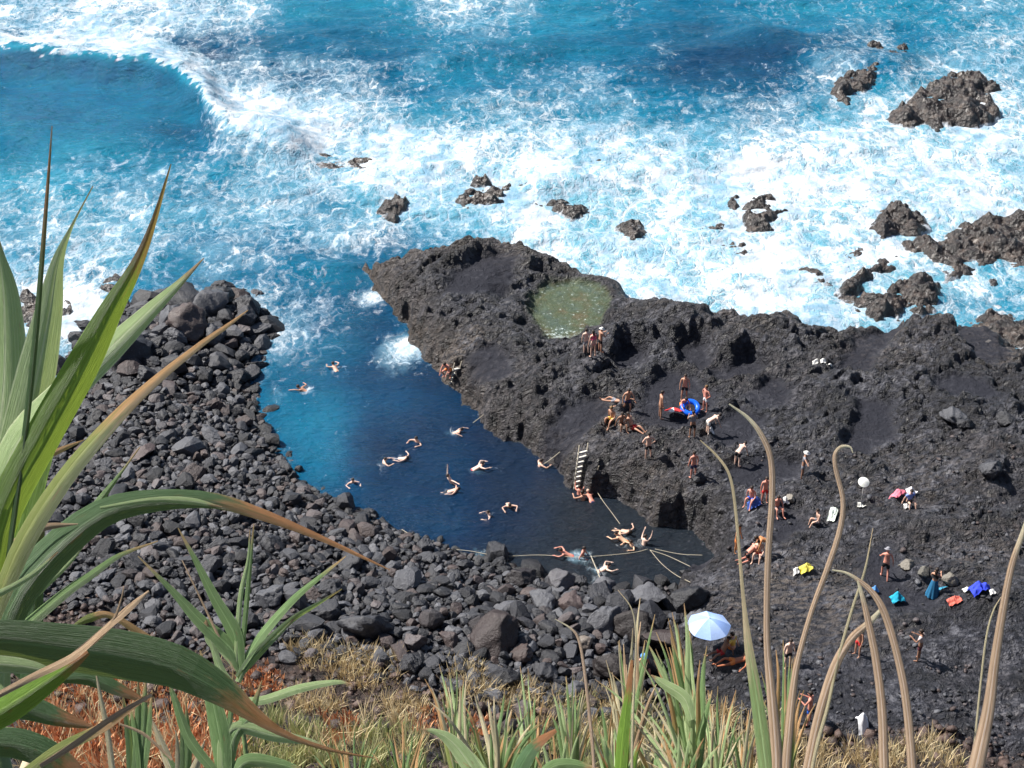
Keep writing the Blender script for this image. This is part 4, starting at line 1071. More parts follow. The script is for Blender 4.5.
# umbrella
ub = P(707,650,3.05); ub[2] = ground(ub[0], ub[1])
um = empty('umbrella', tuple(ub)); tag(um, 'light blue beach umbrella open on the black sand', 'umbrella')
MU = flat('umbrella_cloth', (.27, .41, .76), .6); MU2 = flat('umbrella_cloth_light', (.38, .52, .82), .6)
top = V3(-.02, .0, 1.95)
mesh_np('pole', *tube([V3(0, 0, -.2), V3(-.01, 0, 1.), top + V3(0, 0, .08)], .02, 8), flat('white_metal', WH, .4), um)
for k in range(8):
    V = []; F = []; nr = 7; nc = 5; a0 = k * math.pi / 4
    for i in range(nr):
        u = i / (nr - 1)
        for j in range(nc):
            a = a0 + j / (nc - 1) * math.pi / 4; sag = 1 - .06 * u * math.sin(math.pi * j / (nc - 1))
            V.append(top + V3(math.cos(a) * .98 * u * sag, math.sin(a) * .98 * u * sag, -.42 * u ** 1.7 + .03 * u * math.sin(math.pi * j / (nc - 1)) * -1))
    for i in range(nr - 1):
        for j in range(nc - 1): F.append((i * nc + j, (i + 1) * nc + j, (i + 1) * nc + j + 1, i * nc + j + 1))
    mesh_np('canopy_panel', V, F, MU if k % 2 else MU2, um)
for k in range(8):
    a = k * math.pi / 4; mesh_np('rib', *tube([top + V3(math.cos(a) * .97 * u, math.sin(a) * .97 * u, -.43 * u ** 1.7 - .01) for u in np.linspace(0, 1, 6)], .006, 5), flat('white_metal', WH, .4), um)
# blue swim ring
c = G3(690,413,.35)
V = []; F = []; n = 28; m = 10
for i in range(n):
    for j in range(m):
        a, b = 2 * math.pi * i / n, 2 * math.pi * j / m
        V.append(rx(R(22)) @ V3(math.cos(a) * (.42 + .15 * math.cos(b)), math.sin(a) * (.42 + .15 * math.cos(b)), .13 * math.sin(b)))
        F.append((i * m + j, ((i + 1) % n) * m + j, ((i + 1) % n) * m + (j + 1) % m, i * m + (j + 1) % m))
o = mesh_np('swim_ring', V, F, flat('blue_vinyl', (.01, .13, .80), .3)); o.location = tuple(c); tag(o, 'bright blue inflatable swim ring among the bathers', 'swim ring')
def parasol(px, py, r, cols, label, tilt=0, h=.9):
    c = G3(px, py, 0); e = empty('parasol', tuple(c)); tag(e, label, 'parasol')
    tp = V3(0, 0, h); M_ = rx(R(tilt))
    mesh_np('pole', *tube([V3(0, 0, -.1), tp], .012, 6), flat('white_metal', WH, .4), e)
    for k in range(8):
        V = []; F = []
        for i in range(5):
            for j in range(4):
                a = (k + j / 3) * math.pi / 4; u = i / 4; V.append(tp + M_ @ V3(math.cos(a) * r * u, math.sin(a) * r * u, -.35 * r * u ** 1.6))
        for i in range(4):
            for j in range(3): F.append((i * 4 + j, (i + 1) * 4 + j, (i + 1) * 4 + j + 1, i * 4 + j + 1))
        mesh_np('canopy_panel', V, F, flat('parasol_cloth', cols[k % len(cols)]), e)
    return e
parasol(673,416,.5,[RD,RD,WH],'small red and white parasol left of the blue swim ring',-25,.55)
parasol(861,503,.28,[WH,(.7,.72,.66)],'small white parasol on a thin stem on the right lava',30,1.3)
def cloth(px, py, w_, l_, col, label, name='towel', rz=0, col2=None, seed=1, lift=.0, amp=.10, cat=None):
    w_ *= .85; l_ *= .85; c = G3(px, py, 0); nx, ny = 34, 26; V = []
    for j in range(ny):
        for i in range(nx):
            x, y = (i / (nx - 1) - .5) * w_, (j / (ny - 1) - .5) * l_
            X_, Y_ = x * math.cos(R(rz)) - y * math.sin(R(rz)), x * math.sin(R(rz)) + y * math.cos(R(rz))
            zz = ground(c[0] + X_, c[1] + Y_) - c[2] + .05 + lift * math.exp(-(x * x + y * y) / (.18 * w_ * l_))
            V.append((X_, Y_, zz + amp * float(perlin(np.array([x * 3.5 + seed]), np.array([y * 3.5 + seed * 2.]))[0]) + amp * .5 + .04 * float(perlin(np.array([x * 11. + seed]), np.array([y * 9.]))[0])))
    V = np.array(V); n = len(V); sm = V - np.array([0, 0, .02])
    F = [tuple(q) for q in grid_faces(nx, ny)] + [tuple(x + n for x in q[::-1]) for q in grid_faces(nx, ny)]
    o = mesh_np(name, np.vstack([V, sm]), F, flat('cloth', col)); o.location = tuple(c); tag(o, label, cat or name)
    if col2: o.data.materials.append(flat('cloth', col2)); 
    if col2:
        for i, q in enumerate(o.data.polygons):
            if (q.center.x * math.cos(R(rz)) + q.center.y * math.sin(R(rz))) > w_ * .12: q.material_index = 1
    return o
cloth(978,591,1.0,.8,(.03,.06,.62),'crumpled deep blue towel with white corners right of the woman in blue',rz=20,col2=None,lift=.35,amp=.2)
cloth(966,592,.35,.4,WH,'white cloth lying at the left edge of the deep blue towel','cloth',rz=10,lift=.1)
cloth(992,594,.3,.25,WH,'white cloth lying at the right edge of the deep blue towel','cloth',rz=10,lift=.1)
cloth(897,602,.75,.55,(.01,.33,.50),'teal blue heap of cloth on the black sand',rz=10,lift=.45,amp=.14,cat='towel')
cloth(954,603,.75,.4,(.62,.14,.10),'small red towel below the woman in blue',rz=15,lift=.08,amp=.05)
cloth(806,571,.75,.45,(.72,.62,.10),'yellow towel on the lava between the dry stalks',rz=15,lift=.2,amp=.12)
cloth(796,573,.3,.3,WH,'small white cloth at the left end of the yellow towel','cloth',rz=0,lift=.12)
cloth(898,496,.95,.55,(.80,.20,.27),'pink towel on the right lava',rz=35,lift=.3,amp=.12)
cloth(911,494,.6,.4,(.80,.78,.80),'white towel beside the pink towel',rz=10,lift=.3,amp=.12)
cloth(907,508,.45,.25,WH,'small white cloth in front of the sitter by the pink towel','cloth',lift=.1)
cloth(754,505,.8,.4,(.05,.12,.45),'dark blue towel under the sitter between the two left dry stalks',rz=0,lift=.1)
cloth(832,519,.45,.75,(.72,.78,.70),'white towel hanging over a rock near the curled dry stalk',rz=-25,lift=.25)
cloth(862,727,.5,.8,(.80,.80,.82),'upright white plastic sheet at the foot of the slope','sheet',rz=5,lift=.6,amp=.05,cat='sheet')
cloth(711,433,.4,.3,WH,'white bag cloth at the hands of the bending person','cloth',lift=.3)
cloth(786,502,.35,.3,WH,'white cloth on the rocks right of the tallest dry stalk','cloth',lift=.15)
cloth(861,508,.5,.22,(.75,.74,.68),'pale cloth at the foot of the white parasol','cloth',lift=.08)
cloth(875,592,.35,.3,(.10,.28,.60),'blue bag left of the walking man in black shorts','bag',lift=.25)
cloth(940,592,.7,.25,(.05,.28,.42),'strip of blue cloth trailing to the right of the blue skirt','cloth',rz=15,lift=.1)
for k,(px,py,l) in enumerate([(815,364,'left of the three white specks on the upper lava'),(823,363,'middle of the three white specks on the upper lava'),(829,366,'right of the three white specks on the upper lava')]):
    cloth(px,py,.35,.25,(.75,.74,.70),'small white cloth, '+l,'cloth',lift=.1,amp=.05,seed=k)
print('people', people_n)
# ================================================================ PLANTS
def leaf_mat(name, a, b, tip, tipstart=.72, rough=.45, trans=.35, dead=None, groove_shade=0.):
    t = NT(name); lu, lv = t.attr('lu'), t.attr('lv')
    c = t.n('ShaderNodeCombineXYZ', {0: t.math('MULTIPLY', lv, 22.), 1: t.math('MULTIPLY', lu, 2.2), 2: t.n('ShaderNodeObjectInfo').outputs['Random']}).outputs[0]
    n = t.ramp(t.noise(c, 1.6, 4, .65), [(.3, 0.), (.7, 1.)])
    blot = t.noise(t.n('ShaderNodeCombineXYZ', {0: t.math('MULTIPLY', lv, 2.), 1: t.math('MULTIPLY', lu, 9.), 2: t.n('ShaderNodeObjectInfo').outputs['Random']}).outputs[0], 1.2, 4, .6)
    col = t.mix(n, a, b)
    mid = t.ramp(t.math('ABSOLUTE', lv), [(.0, 1.), (.10, 0.)])
    col = t.mix(t.math('MULTIPLY', mid, .45), col, tuple(min(1, x * 1.8) for x in b))
    edge = t.ramp(t.math('ABSOLUTE', lv), [(.90, 0.), (1., 1.)])
    col = t.mix(t.math('MULTIPLY', edge, .5), col, tuple(min(1, x * 1.7) for x in b))
    if groove_shade:  # brown strips paint the shade of the midrib groove, plus a darker edge
        gv = t.ramp(t.math('ABSOLUTE', lv), [(0, .0), (.12, 0.), (.22, 1.), (.42, .2), (.6, 0.), (.75, 0.), (.95, 1.)])
        col = t.mix(t.math('MULTIPLY', gv, groove_shade), col, (.30, .17, .09))
    tm = t.ramp(t.math('ADD', lu, t.math('MULTIPLY_ADD', blot, .3, -.15)), [(max(0, tipstart - .05), 0.), (min(1, tipstart + .07), 1.)])
    col = t.mix(tm, col, t.mix(n, tip, tuple(min(1, x * 1.7) for x in tip)))
    sp = t.ramp(blot, [(.66, 0.), (.74, .6)])
    col = t.mix(sp, col, tuple(x * .8 for x in tip))
    nrm_ = t.bump(n, .8, .002)
    p = t.n('ShaderNodeBsdfPrincipled', {'Base Color': col, 'Roughness': rough, 'Specular IOR Level': .4, 'Normal': nrm_})
    tr = t.n('ShaderNodeBsdfTranslucent', {'Color': t.mix(.35, col, (.55, .62, .08)) if a[1] > a[0] else col, 'Normal': nrm_})
    mx = t.n('ShaderNodeMixShader', {0: trans, 1: p.outputs[0], 2: tr.outputs[0]})
    t.link(mx.outputs[0], t.out.inputs[0]); return t.m
BRT = (.30, .13, .06)
LM = {  # sunlit tone coloured into bright and pale, shaded-side tone into dark
 'bright': leaf_mat('leaf_sunlit_green', (.11, .23, .02), (.24, .40, .06), BRT, .70),
 'pale':   leaf_mat('leaf_sunlit_pale', (.32, .48, .18), (.62, .74, .40), (.40, .25, .14), .86),
 'dark':   leaf_mat('leaf_shaded_green', (.05, .12, .045), (.10, .19, .08), BRT, .66, trans=.3),
 'arch':   leaf_mat('leaf_arching_green', (.055, .12, .05), (.12, .20, .09), (.40, .18, .08), .60, trans=.3),
 'yell':   leaf_mat('leaf_yellowing', (.20, .27, .06), (.36, .38, .14), (.50, .29, .14), .42),
 'green':  leaf_mat('leaf_mid_green', (.12, .24, .07), (.34, .48, .22), (.42, .28, .14), .84),
 'dry':    leaf_mat('leaf_dry', (.42, .27, .15), (.66, .47, .30), (.60, .42, .26), .9, .6, .15),
 'stalk':  leaf_mat('leaf_dry_rolled', (.64, .38, .21), (.97, .78, .58), (.80, .62, .42), .8, .6, .35, groove_shade=.6),
 'half':   leaf_mat('leaf_green_base', (.26, .42, .14), (.44, .58, .28), (.68, .50, .32), .30, groove_shade=.25),
 'straw':  leaf_mat('leaf_straw', (.46, .38, .18), (.85, .76, .52), (.62, .46, .28), .9, .6, .2),
}
def leaf_mesh(pts, wid, roll=0., fold=.16, nu=26, nv=7, origin=V3(0, 0, 0), wave=.0, view=None, seed=0, curl=0.):
    """a leaf blade along points (true positions) with true widths: V folded along its midrib"""
    c = np.column_stack([pts, wid]); q = curve_pts(c, nu); P_, W_ = q[:, :3], np.maximum(q[:, 3], .0006)
    V = []; LU = []; LV = []
    for i in range(nu):
        tg = nrm(P_[min(i + 1, nu - 1)] - P_[max(i - 1, 0)])
        vw = nrm(P_[i] - V3(0, 0, CAM_H)) if view is None else view
        w_ = nrm(np.cross(tg, vw)); n_ = np.cross(w_, tg)
        a = roll + wave * math.sin(i / nu * 6 + seed)
        w2 = w_ * math.cos(a) + n_ * math.sin(a); n2 = np.cross(w2, tg)
        for j in range(nv):
            v = j / (nv - 1) * 2 - 1
            if curl: 
                an = v * curl; off = w2 * math.sin(an) * W_[i] / 2 + n2 * (1 - math.cos(an)) * W_[i] / 2
            else: off = w2 * v * W_[i] / 2 + n2 * (abs(v) ** 1.3) * fold * W_[i]
            V.append(P_[i] + off - origin); LU.append(i / (nu - 1)); LV.append(v)
    return np.array(V), grid_faces(nv, nu), np.array(LU), np.array(LV)
def leaf(parent, ctrl, kind, dist=1.6, roll=0., fold=.16, name='leaf', curl=0., wave=.0, label=None, **k):
    """ctrl rows: (px, py, width in photo pixels[, distance]) turned into true points"""
    pts = np.array([D(c[0], c[1], c[3] if len(c) > 3 else dist) for c in ctrl])
    wd = np.array([c[2] * (c[3] if len(c) > 3 else dist) / FPX for c in ctrl])
    o0 = np.array(parent.location) if parent else V3(0, 0, 0)
    v, f, lu, lv = leaf_mesh(pts, wd, roll, fold, origin=o0, curl=curl, wave=wave, seed=len(bpy.data.objects), **k)
    o = mesh_np(name, v, f, LM[kind], parent, attrs=dict(lu=lu, lv=lv))
    if label: o['label'] = label
    return o
M_STEM = simple('reed_stem', (.13, .19, .07), .5, scale=40)
M_CANE = simple('dry_cane', (.55, .44, .28), .6, scale=40)
def plant(px, py, dist, name, label, cat='reed', group=None, stem=.012, mat=None, top=0.):
    b = D(px, py, dist); gz = float(np.interp(b[1], GRID_Y, GRID_H[:, int(np.argmin(abs(GRID_X - b[0])))]))
    e = empty(name, (b[0], b[1], b[2])); tag(e, label, cat, group)
    mesh_np('stem', *tube([V3(0, .02, gz - b[2] - .05), V3(0, .01, (gz - b[2]) * .5), V3(0, 0, top)], [stem * 1.2, stem, stem * .7], 9), mat or M_STEM, e)
    return e
# --- left reed, close to the viewpoint
A_ = plant(-14, 700, 1.7, 'giant_reed', 'big green reed with broad blades rising at the left edge', top=.12)
L_ = lambda *a, **k: leaf(A_, *a, **k)
L_([(-14,620,30,1.9),(-6,480,44,1.9),(4,380,42,1.9),(4,300,28,1.9),(-1,255,10,1.9),(-4,230,1,1.9)],'pale',roll=.3)
L_([(-20,600,24,1.8),(14,470,38,1.8),(36,380,38,1.8),(50,310,26,1.8),(58,262,12,1.8),(72,226,3,1.8),(93,186,1,1.8)],'pale',roll=-.2)
L_([(8,560,5,1.5),(24,440,6,1.5),(34,350,6,1.5),(41,270,5,1.5),(48,180,3,1.5),(52,126,1,1.5)],'dark',roll=.2)
L_([(-12,610,22,1.5),(4,520,34,1.5),(44,440,36,1.5),(84,368,34,1.5),(112,312,24,1.5),(135,270,14,1.5),(152,228,7,1.5),(171,164,1,1.5)],'bright',roll=-.35,fold=.2)
L_([(-24,560,24,1.75),(14,450,34,1.75),(60,396,32,1.75),(108,350,26,1.75),(150,310,16,1.75),(178,284,8,1.75),(204,258,1,1.75)],'pale',roll=.3)
L_([(-10,620,16,1.45),(20,545,22,1.45),(62,478,20,1.45),(110,422,16,1.45),(152,382,11,1.45),(200,344,7,1.45),(226,326,5,1.45),(248,310,1,1.45)],'yell',roll=.5,fold=.25)
L_([(-8,660,26,1.6),(16,595,34,1.6),(58,545,34,1.6),(106,510,28,1.6),(160,499,22,1.6),(215,500,16,1.6),(262,514,12,1.6),(310,533,7,1.6),(352,552,4,1.6),(390,570,1,1.6)],'arch',roll=.25,fold=.2)
L_([(100,508,3,1.58),(150,500,5,1.58),(190,501,7,1.58),(222,507,1,1.58)],'pale',roll=.1)  # pale strip laid over the arching blade as its highlight edge
L_([(-8,640,30,1.8),(6,560,38,1.8),(30,470,34,1.8),(48,420,26,1.8),(66,380,5,1.8)],'bright',roll=.5)
L_([(-6,600,24,1.85),(12,540,30,1.85),(26,480,24,1.85),(36,440,6,1.85)],'green',roll=-.3)
L_([(140,447,1,1.9),(120,474,3,1.9),(100,500,7,1.9),(74,535,9,1.9),(40,590,8,1.9),(8,650,8,1.9)][::-1],'green')
L_([(158,541,1,1.7),(120,555,5,1.7),(92,574,8,1.7),(66,592,10,1.7),(30,622,12,1.7),(0,650,12,1.7)][::-1],'green',roll=.3)
L_([(92,534,1,1.7),(70,562,4,1.7),(46,585,6,1.7),(10,618,8,1.7),(-10,640,9,1.7)][::-1],'pale')
L_([(58,552,1,1.4),(36,572,5,1.4),(10,588,6,1.4),(-15,600,7,1.4)][::-1],'pale')
L_([(78,524,1,1.6),(46,527,7,1.6),(24,536,6,1.6),(-10,560,8,1.6)][::-1],'dry',label='dry curled leaf')
L_([(84,440,1,1.9),(56,452,6,1.9),(30,466,5,1.9),(-6,520,6,1.9)][::-1],'yell')
L_([(30,700,18,1.75),(32,640,20,1.75),(34,560,18,1.75),(40,520,10,1.75),(46,495,1,1.75)],'dark')
L_([(4,700,12,1.65),(4,640,12,1.65),(5,580,10,1.65),(4,545,4,1.65)],'pale')
L_([(50,690,22,1.8),(20,660,26,1.8),(-10,640,20,1.8)],'dark')
# --- lower left reed
B_ = plant(-40, 740, 1.5, 'giant_reed', 'reed at the lower left with one very broad dark blade arching right', top=.05)
L_ = lambda *a, **k: leaf(B_, *a, **k)
L_([(-40,648,34,1.4),(0,642,40,1.4),(60,648,45,1.4),(120,656,48,1.4),(176,668,42,1.4),(222,692,30,1.4),(252,714,16,1.4),(284,734,7,1.4),(330,750,4,1.4),(374,758,1,1.4)],'arch',roll=-.25,fold=.12)
L_([(-40,664,12,1.36),(0,664,16,1.36),(34,668,12,1.36),(62,676,2,1.36)],'pale')
L_([(-30,728,24,1.2),(6,706,30,1.2),(40,684,24,1.2),(70,664,14,1.2),(88,652,5,1.2)],'bright',roll=.3,fold=.3)
L_([(-20,705,6,1.18),(30,678,7,1.18),(72,656,10,1.18),(100,632,9,1.18),(126,610,8,1.18),(149,591,2,1.18)],'dry',roll=.5,wave=.5,label='twisted dry tan leaf')
L_([(62,664,4,1.19),(92,642,8,1.19),(118,618,6,1.19),(142,596,1,1.19)],'dry',roll=-.4)
L_([(86,648,2,1.18),(112,622,3,1.18),(121,600,2,1.18),(124,586,1,1.18)],'dry')
L_([(70,628,1,1.5),(90,618,8,1.5),(112,616,6,1.5),(150,640,8,1.5)],'yell')
L_([(-30,706,20,1.6),(20,706,24,1.6),(60,718,16,1.6),(95,728,2,1.6)],'dark')
L_([(-30,742,24,1.3),(20,744,28,1.3),(60,762,24,1.3),(90,790,10,1.3)],'dark')
L_([(50,681,3,1.7),(88,678,14,1.7),(120,690,12,1.7),(150,703,1,1.7)],'dark')
L_([(20,775,8,1.2),(60,748,12,1.2),(100,728,11,1.2),(132,706,7,1.2),(152,693,2,1.2)],'yell',roll=.4)
L_([(40,766,4,1.19),(72,746,6,1.19),(118,714,5,1.19),(152,695,3,1.19)],'dry')
L_([(96,673,1,1.5),(101,700,4,1.5),(107,730,5,1.5),(113,775,6,1.5)][::-1],'straw')
L_([(120,724,2,1.7),(145,735,3,1.7),(172,760,2,1.7)],'dry')
mesh_np('cane_stub', *tube([D(20, 790, 1.4) - np.array(B_.location), D(30, 765, 1.4) - np.array(B_.location), D(40, 748, 1.4) - np.array(B_.location)], .007, 10), M_CANE, B_)
# --- reed shoot behind the arching blade
C_ = plant(238, 690, 3.05, 'reed_shoot', 'fan shaped reed shoot with narrow pointed blades behind the broad arching leaf', cat='reed', top=.0, stem=.006)
L_ = lambda *a, **k: leaf(C_, *a, dist=3.0, **k)
L_([(240,670,9),(234,635,15),(214,598,11),(196,562,6),(178,528,1)],'green',roll=.4)
L_([(240,672,6),(232,650,16),(200,620,13),(170,588,6),(138,556,1)],'green',roll=-.3)
L_([(240,668,5),(246,610,5),(250,565,4),(254,524,1)],'green'); L_([(236,668,5),(240,600,5),(248,560,3),(250,530,1)],'pale')
L_([(240,668,7),(262,634,10),(292,600,8),(318,578,5),(346,556,1)],'green',roll=.5)
L_([(238,678,7),(256,656,11),(290,622,7),(318,604,4),(342,589,1)],'green',roll=-.5)
L_([(238,682,6),(250,655,8),(272,640,6),(300,612,2)],'pale')
L_([(238,700,7),(262,700,9),(300,688,9),(335,682,5),(352,684,1)],'pale',roll=.3)
L_([(236,668,5),(224,650,10),(210,640,9),(206,620,2)],'pale')
L_([(236,690,7),(222,672,8),(214,650,6),(204,622,1)],'pale')
L_([(182,560,1),(206,610,2),(225,650,3),(236,670,4)][::-1],'dry')
D_ = plant(226, 790, 2.6, 'reed_shoot', 'green reed shoot low down between the orange plants under the arching leaf', top=.0, stem=.006)
L_ = lambda *a, **k: leaf(D_, *a, dist=2.6, **k)
L_([(224,780,14),(220,740,20),(212,700,16),(204,668,6),(200,650,1)],'green',roll=.3)
L_([(222,780,8),(226,740,14),(240,728,12),(275,736,12),(310,742,6),(330,750,1)],'pale',roll=-.2)
L_([(225,790,10),(245,762,14),(280,764,10),(310,775,3)],'green')
L_([(225,790,10),(232,740,14),(250,715,9),(262,680,1)],'green'); L_([(222,780,8),(190,740,10),(175,700,6),(168,680,1)],'green')
L_([(225,790,6),(228,740,6),(232,700,4),(233,670,1)],'green')
for x0, tips, kk in ((135,[(122,690),(138,676),(146,672),(152,690),(130,700)],'green'),(186,[(180,712),(186,700),(160,745)],'green'),(180,[(176,730),(205,740),(150,716)],'straw')):
    e = plant(x0, 800, 3.2, 'reed_shoot', {135:'narrow green shoot standing in the orange plants at the lower left',186:'small green shoot right of the narrow one at the lower left',180:'small straw coloured shoot among the orange plants'}[x0], top=.05)
    for n_, (tx, ty) in enumerate(tips): leaf(e, [(x0 + n_ * 2 - 4, 800, 6), ((x0 + tx) / 2 + 2, (800 + ty) / 2, 9), (tx, ty, 1)], kk, dist=3.2, roll=.3 * (n_ - 2))
# --- dry rolled stalks at the right, close to the viewpoint
def stalk_plant(px, dist, label, leaves):
    e = plant(px, 860, dist, 'dry_reed', label, stem=.010, mat=M_CANE, top=.02)
    for (ctrl, kk, cu) in leaves:
        ctrl = [(a_, b_, w_ * (.8 if kk != 'half' else .95)) for a_, b_, w_ in ctrl]
        leaf(e, ctrl, kk, dist=dist, curl=cu, fold=.3, nu=40)
    return e
stalk_plant(768, 1.9, 'dry reed with a pale green lower blade whose rolled tan tip bends left', [
 ([(775,860,34),(766,768,32),(757,700,27),(749,650,19),(744,605,9),(740,560,7),(735,505,6.5),(729,474,6),(716,455,5),(700,440,2)],'half',.5),
 ([(772,860,12),(776,768,16),(772,700,13),(767,640,9),(768,560,8.5),(772,500,8.5),(771,460,8),(762,436,7),(748,418,5),(729,404,2)],'stalk',1.2)])
stalk_plant(790, 2.0, 'dry rolled reed leaf with a hooked top above the yellow towel', [
 ([(782,860,12),(786,768,12),(792,700,11),(798,660,8),(812,610,7),(827,570,8),(840,530,8),(843,500,7),(836,470,6.5),(835,455,6),(841,447,5),(850,447,3),(853,453,1)],'stalk',1.1)])
stalk_plant(812, 1.8, 'tan dry reed bending right at mid height with a thin leaf beside it', [
 ([(790,860,14),(808,768,14),(820,712,13),(836,664,13),(852,638,11),(870,622,9),(884,606,3)],'stalk',1.1),
 ([(800,860,6),(812,768,7),(828,706,6),(838,660,5),(852,610,5),(865,570,4),(873,528,1)],'straw',.8)])
stalk_plant(900, 1.75, 'two dry reed leaves drooping from one pale knot at the right', [
 ([(915,860,10),(912,768,12),(906,700,11),(896,650,10),(884,612,10),(872,592,8),(858,580,6),(846,573,4),(832,570,2)],'stalk',1.1),
 ([(886,860,12),(884,768,13),(882,710,12),(876,660,11),(868,620,9),(862,595,6),(858,580,4)],'stalk',1.1)])
stalk_plant(970, 1.6, 'thick pale dry reed leaf at the right edge', [
 ([(955,860,28),(976,768,24),(988,712,18),(995,660,14),(1003,610,12),(1012,565,10),(1024,530,8),(1040,480,2)],'stalk',.9)])
stalk_plant(974, 2.1, 'very thin pale stem left of the thick dry leaf at the right edge', [([(970,860,4),(973,768,3.5),(979,700,3),(986,640,3),(993,612,2.5),(1001,597,1)],'straw',1.)])
stalk_plant(594, 2.4, 'single tan dry leaf with a drooping tip in front of the boulder beach', [([(596,860,5),(594,768,5),(589,710,5),(583,660,4.5),(578,638,4),(570,628,3),(555,619,1)],'stalk',1.)])
stalk_plant(620, 2.6, 'thin dry stem standing below the rope cluster', [([(634,860,4),(632,768,4),(634,690,3),(636,640,2.5),(632,610,2),(618,590,1)],'straw',1.)])
# --- strap leaved clumps further down the slope
def clump(px, py, dist, tips, label, kinds=('green', 'pale', 'straw', 'yell'), w=7, group=None, seed=0, base_w=4, droop=.0, name='reed_clump', stem=.01):
    e = plant(px, py, dist, name, label, cat='reed clump', group=group, stem=min(stem, .006), top=.0)
    tips = list(tips); g2 = random.Random(px * 3 + 1)
    for _ in range(13):
        q = g2.choice(tips[:6]); tips.append((q[0] + g2.uniform(-16, 16), q[1] + g2.uniform(6, 40)))
    gr = random.Random(seed + px)
    for i, (tx, ty) in enumerate(tips):
        mx, my = (px + tx) / 2, (py + ty) / 2
        bx = gr.uniform(-.12, .12) * (py - ty); ww = w * .50 * gr.uniform(.6, 1.3); dd = dist * gr.uniform(.965, 1.035)
        leaf(e, [(px + gr.uniform(-4, 4), py, ww * .7, dist), (px + (tx - px) * .30 - bx * .3, py + (ty - py) * .42, ww, (dist + dd) / 2), (px + (tx - px) * .68, py + (ty - py) * .80, ww * .65, dd), (tx, ty, .6, dd)],
             gr.choice(kinds), dist=dist, roll=gr.uniform(-.7, .7), fold=.22, nu=14, nv=5)
    return e
clump(496, 800, 4.2, [(474,694),(488,699),(505,688),(513,692),(528,712),(463,712),(430,702),(540,722),(482,720),(518,730)], 'fan of upright green blades at the bottom centre', w=9, seed=1)
e = clump(500, 810, 4.0, [(470,740),(530,740)], 'pair of broad low blades at the bottom centre', w=8, seed=2)
leaf(e, [(490,800,10),(470,765,17),(452,742,13),(436,732,6),(420,729,1)], 'pale', dist=3.9); leaf(e, [(506,800,12),(522,764,16),(536,744,12),(556,730,4)], 'dark', dist=3.9, roll=.4); leaf(e, [(530,800,10),(548,770,12),(570,764,10),(600,770,3)], 'green', dist=3.9)
clump(460, 800, 6.0, [(439,664),(449,668),(456,662),(444,690),(432,688),(470,700),(452,710),(466,680)], 'green shoot left of the bottom centre fan', w=8, seed=3)
clump(530, 790, 6.5, [(520,666),(528,668),(536,690),(516,690),(544,700),(524,705)], 'green shoot right of the bottom centre fan', w=7, seed=4, kinds=('green','pale','yell'))
clump(572, 800, 6.0, [(566,676),(573,672),(558,694),(584,690),(592,715),(550,712),(562,720),(604,700)], 'green clump under the single tan dry leaf', w=8, seed=5)
clump(612, 810, 6.5, [(600,700),(612,690),(622,706),(596,720),(634,716),(640,700)], 'low yellow green clump left of the tall twin shoots', w=7, seed=6, kinds=('green','yell','straw'))
clump(628, 800, 5.0, [(619,640),(625,655),(633,628),(640,598),(648,650),(612,672),(655,690),(622,690),(645,640),(606,660)], 'tall shoot with thin dry tips left of the beach umbrella', w=9, seed=7, kinds=('green','yell','straw','dry'), stem=.012)
leaf(e, [(618,800,12),(622,740,13),(627,700,8),(632,660,3)], 'bright', dist=3.6, roll=.4)
clump(694, 800, 5.0, [(684,603),(672,612),(688,620),(664,640),(656,632),(700,660),(707,646),(676,650),(646,640),(712,690)], 'tall green shoot with hanging dry tips below the umbrella', w=12, seed=8, kinds=('green','pale','yell'), stem=.012)
e = clump(690, 800, 4.8, [(640,660),(610,672)], 'shoot with two blades stretching far to the left below the umbrella', w=7, seed=9, kinds=('pale','straw'))
leaf(e, [(692,720,8),(684,698,12),(664,684,9),(651,675,1)], 'pale', dist=4.8)
clump(716, 810, 6.5, [(708,690),(718,686),(726,696),(736,690),(700,700),(744,704),(730,712),(712,706)], 'bushy clump with thin upright blades right of the tall green shoot', w=7, seed=10)
clump(660, 815, 6.0, [(640,720),(652,710),(664,716),(676,720),(630,726),(684,712),(656,728)], 'low yellow clump between the two tall shoots', w=8, seed=11, kinds=('yell','straw','green'))
clump(742, 815, 7.0, [(730,720),(742,700),(752,706),(760,716),(724,726),(766,700)], 'low clump behind the pale green blade', w=8, seed=12, kinds=('green','straw','yell'))
clump(784, 800, 6.0, [(776,650),(783,640),(790,656),(798,672),(770,690),(804,690),(792,690)], 'green shoot between the tallest dry stalk and the leaning one', w=8, seed=13, kinds=('green','yell'))
clump(620, 830, 4.5, [(600,730),(614,722),(630,728),(644,736),(592,742)], 'short broad bladed clump at the bottom edge right of centre', w=12, seed=14, kinds=('green','bright','pale'))
clump(680, 830, 4.5, [(664,738),(678,728),(690,732),(704,738),(720,744),(650,748)], 'short green clump at the bottom edge below the tall green shoot', w=11, seed=15, kinds=('green','yell','pale'))
clump(560, 830, 5.0, [(540,738),(552,730),(566,736),(580,730),(530,748)], 'short pale clump at the bottom edge right of the centre fan', w=10, seed=16, kinds=('green','pale','yell'))
clump(350, 820, 6.5, [(330,730),(342,720),(356,724),(368,732),(320,738),(384,738)], 'small green clump at the bottom left of centre', w=7, seed=17, kinds=('green','yell'))
clump(405, 825, 6.5, [(392,728),(402,720),(414,726),(424,734),(384,740)], 'small green clump left of the centre fan', w=7, seed=18, kinds=('green','yell'))
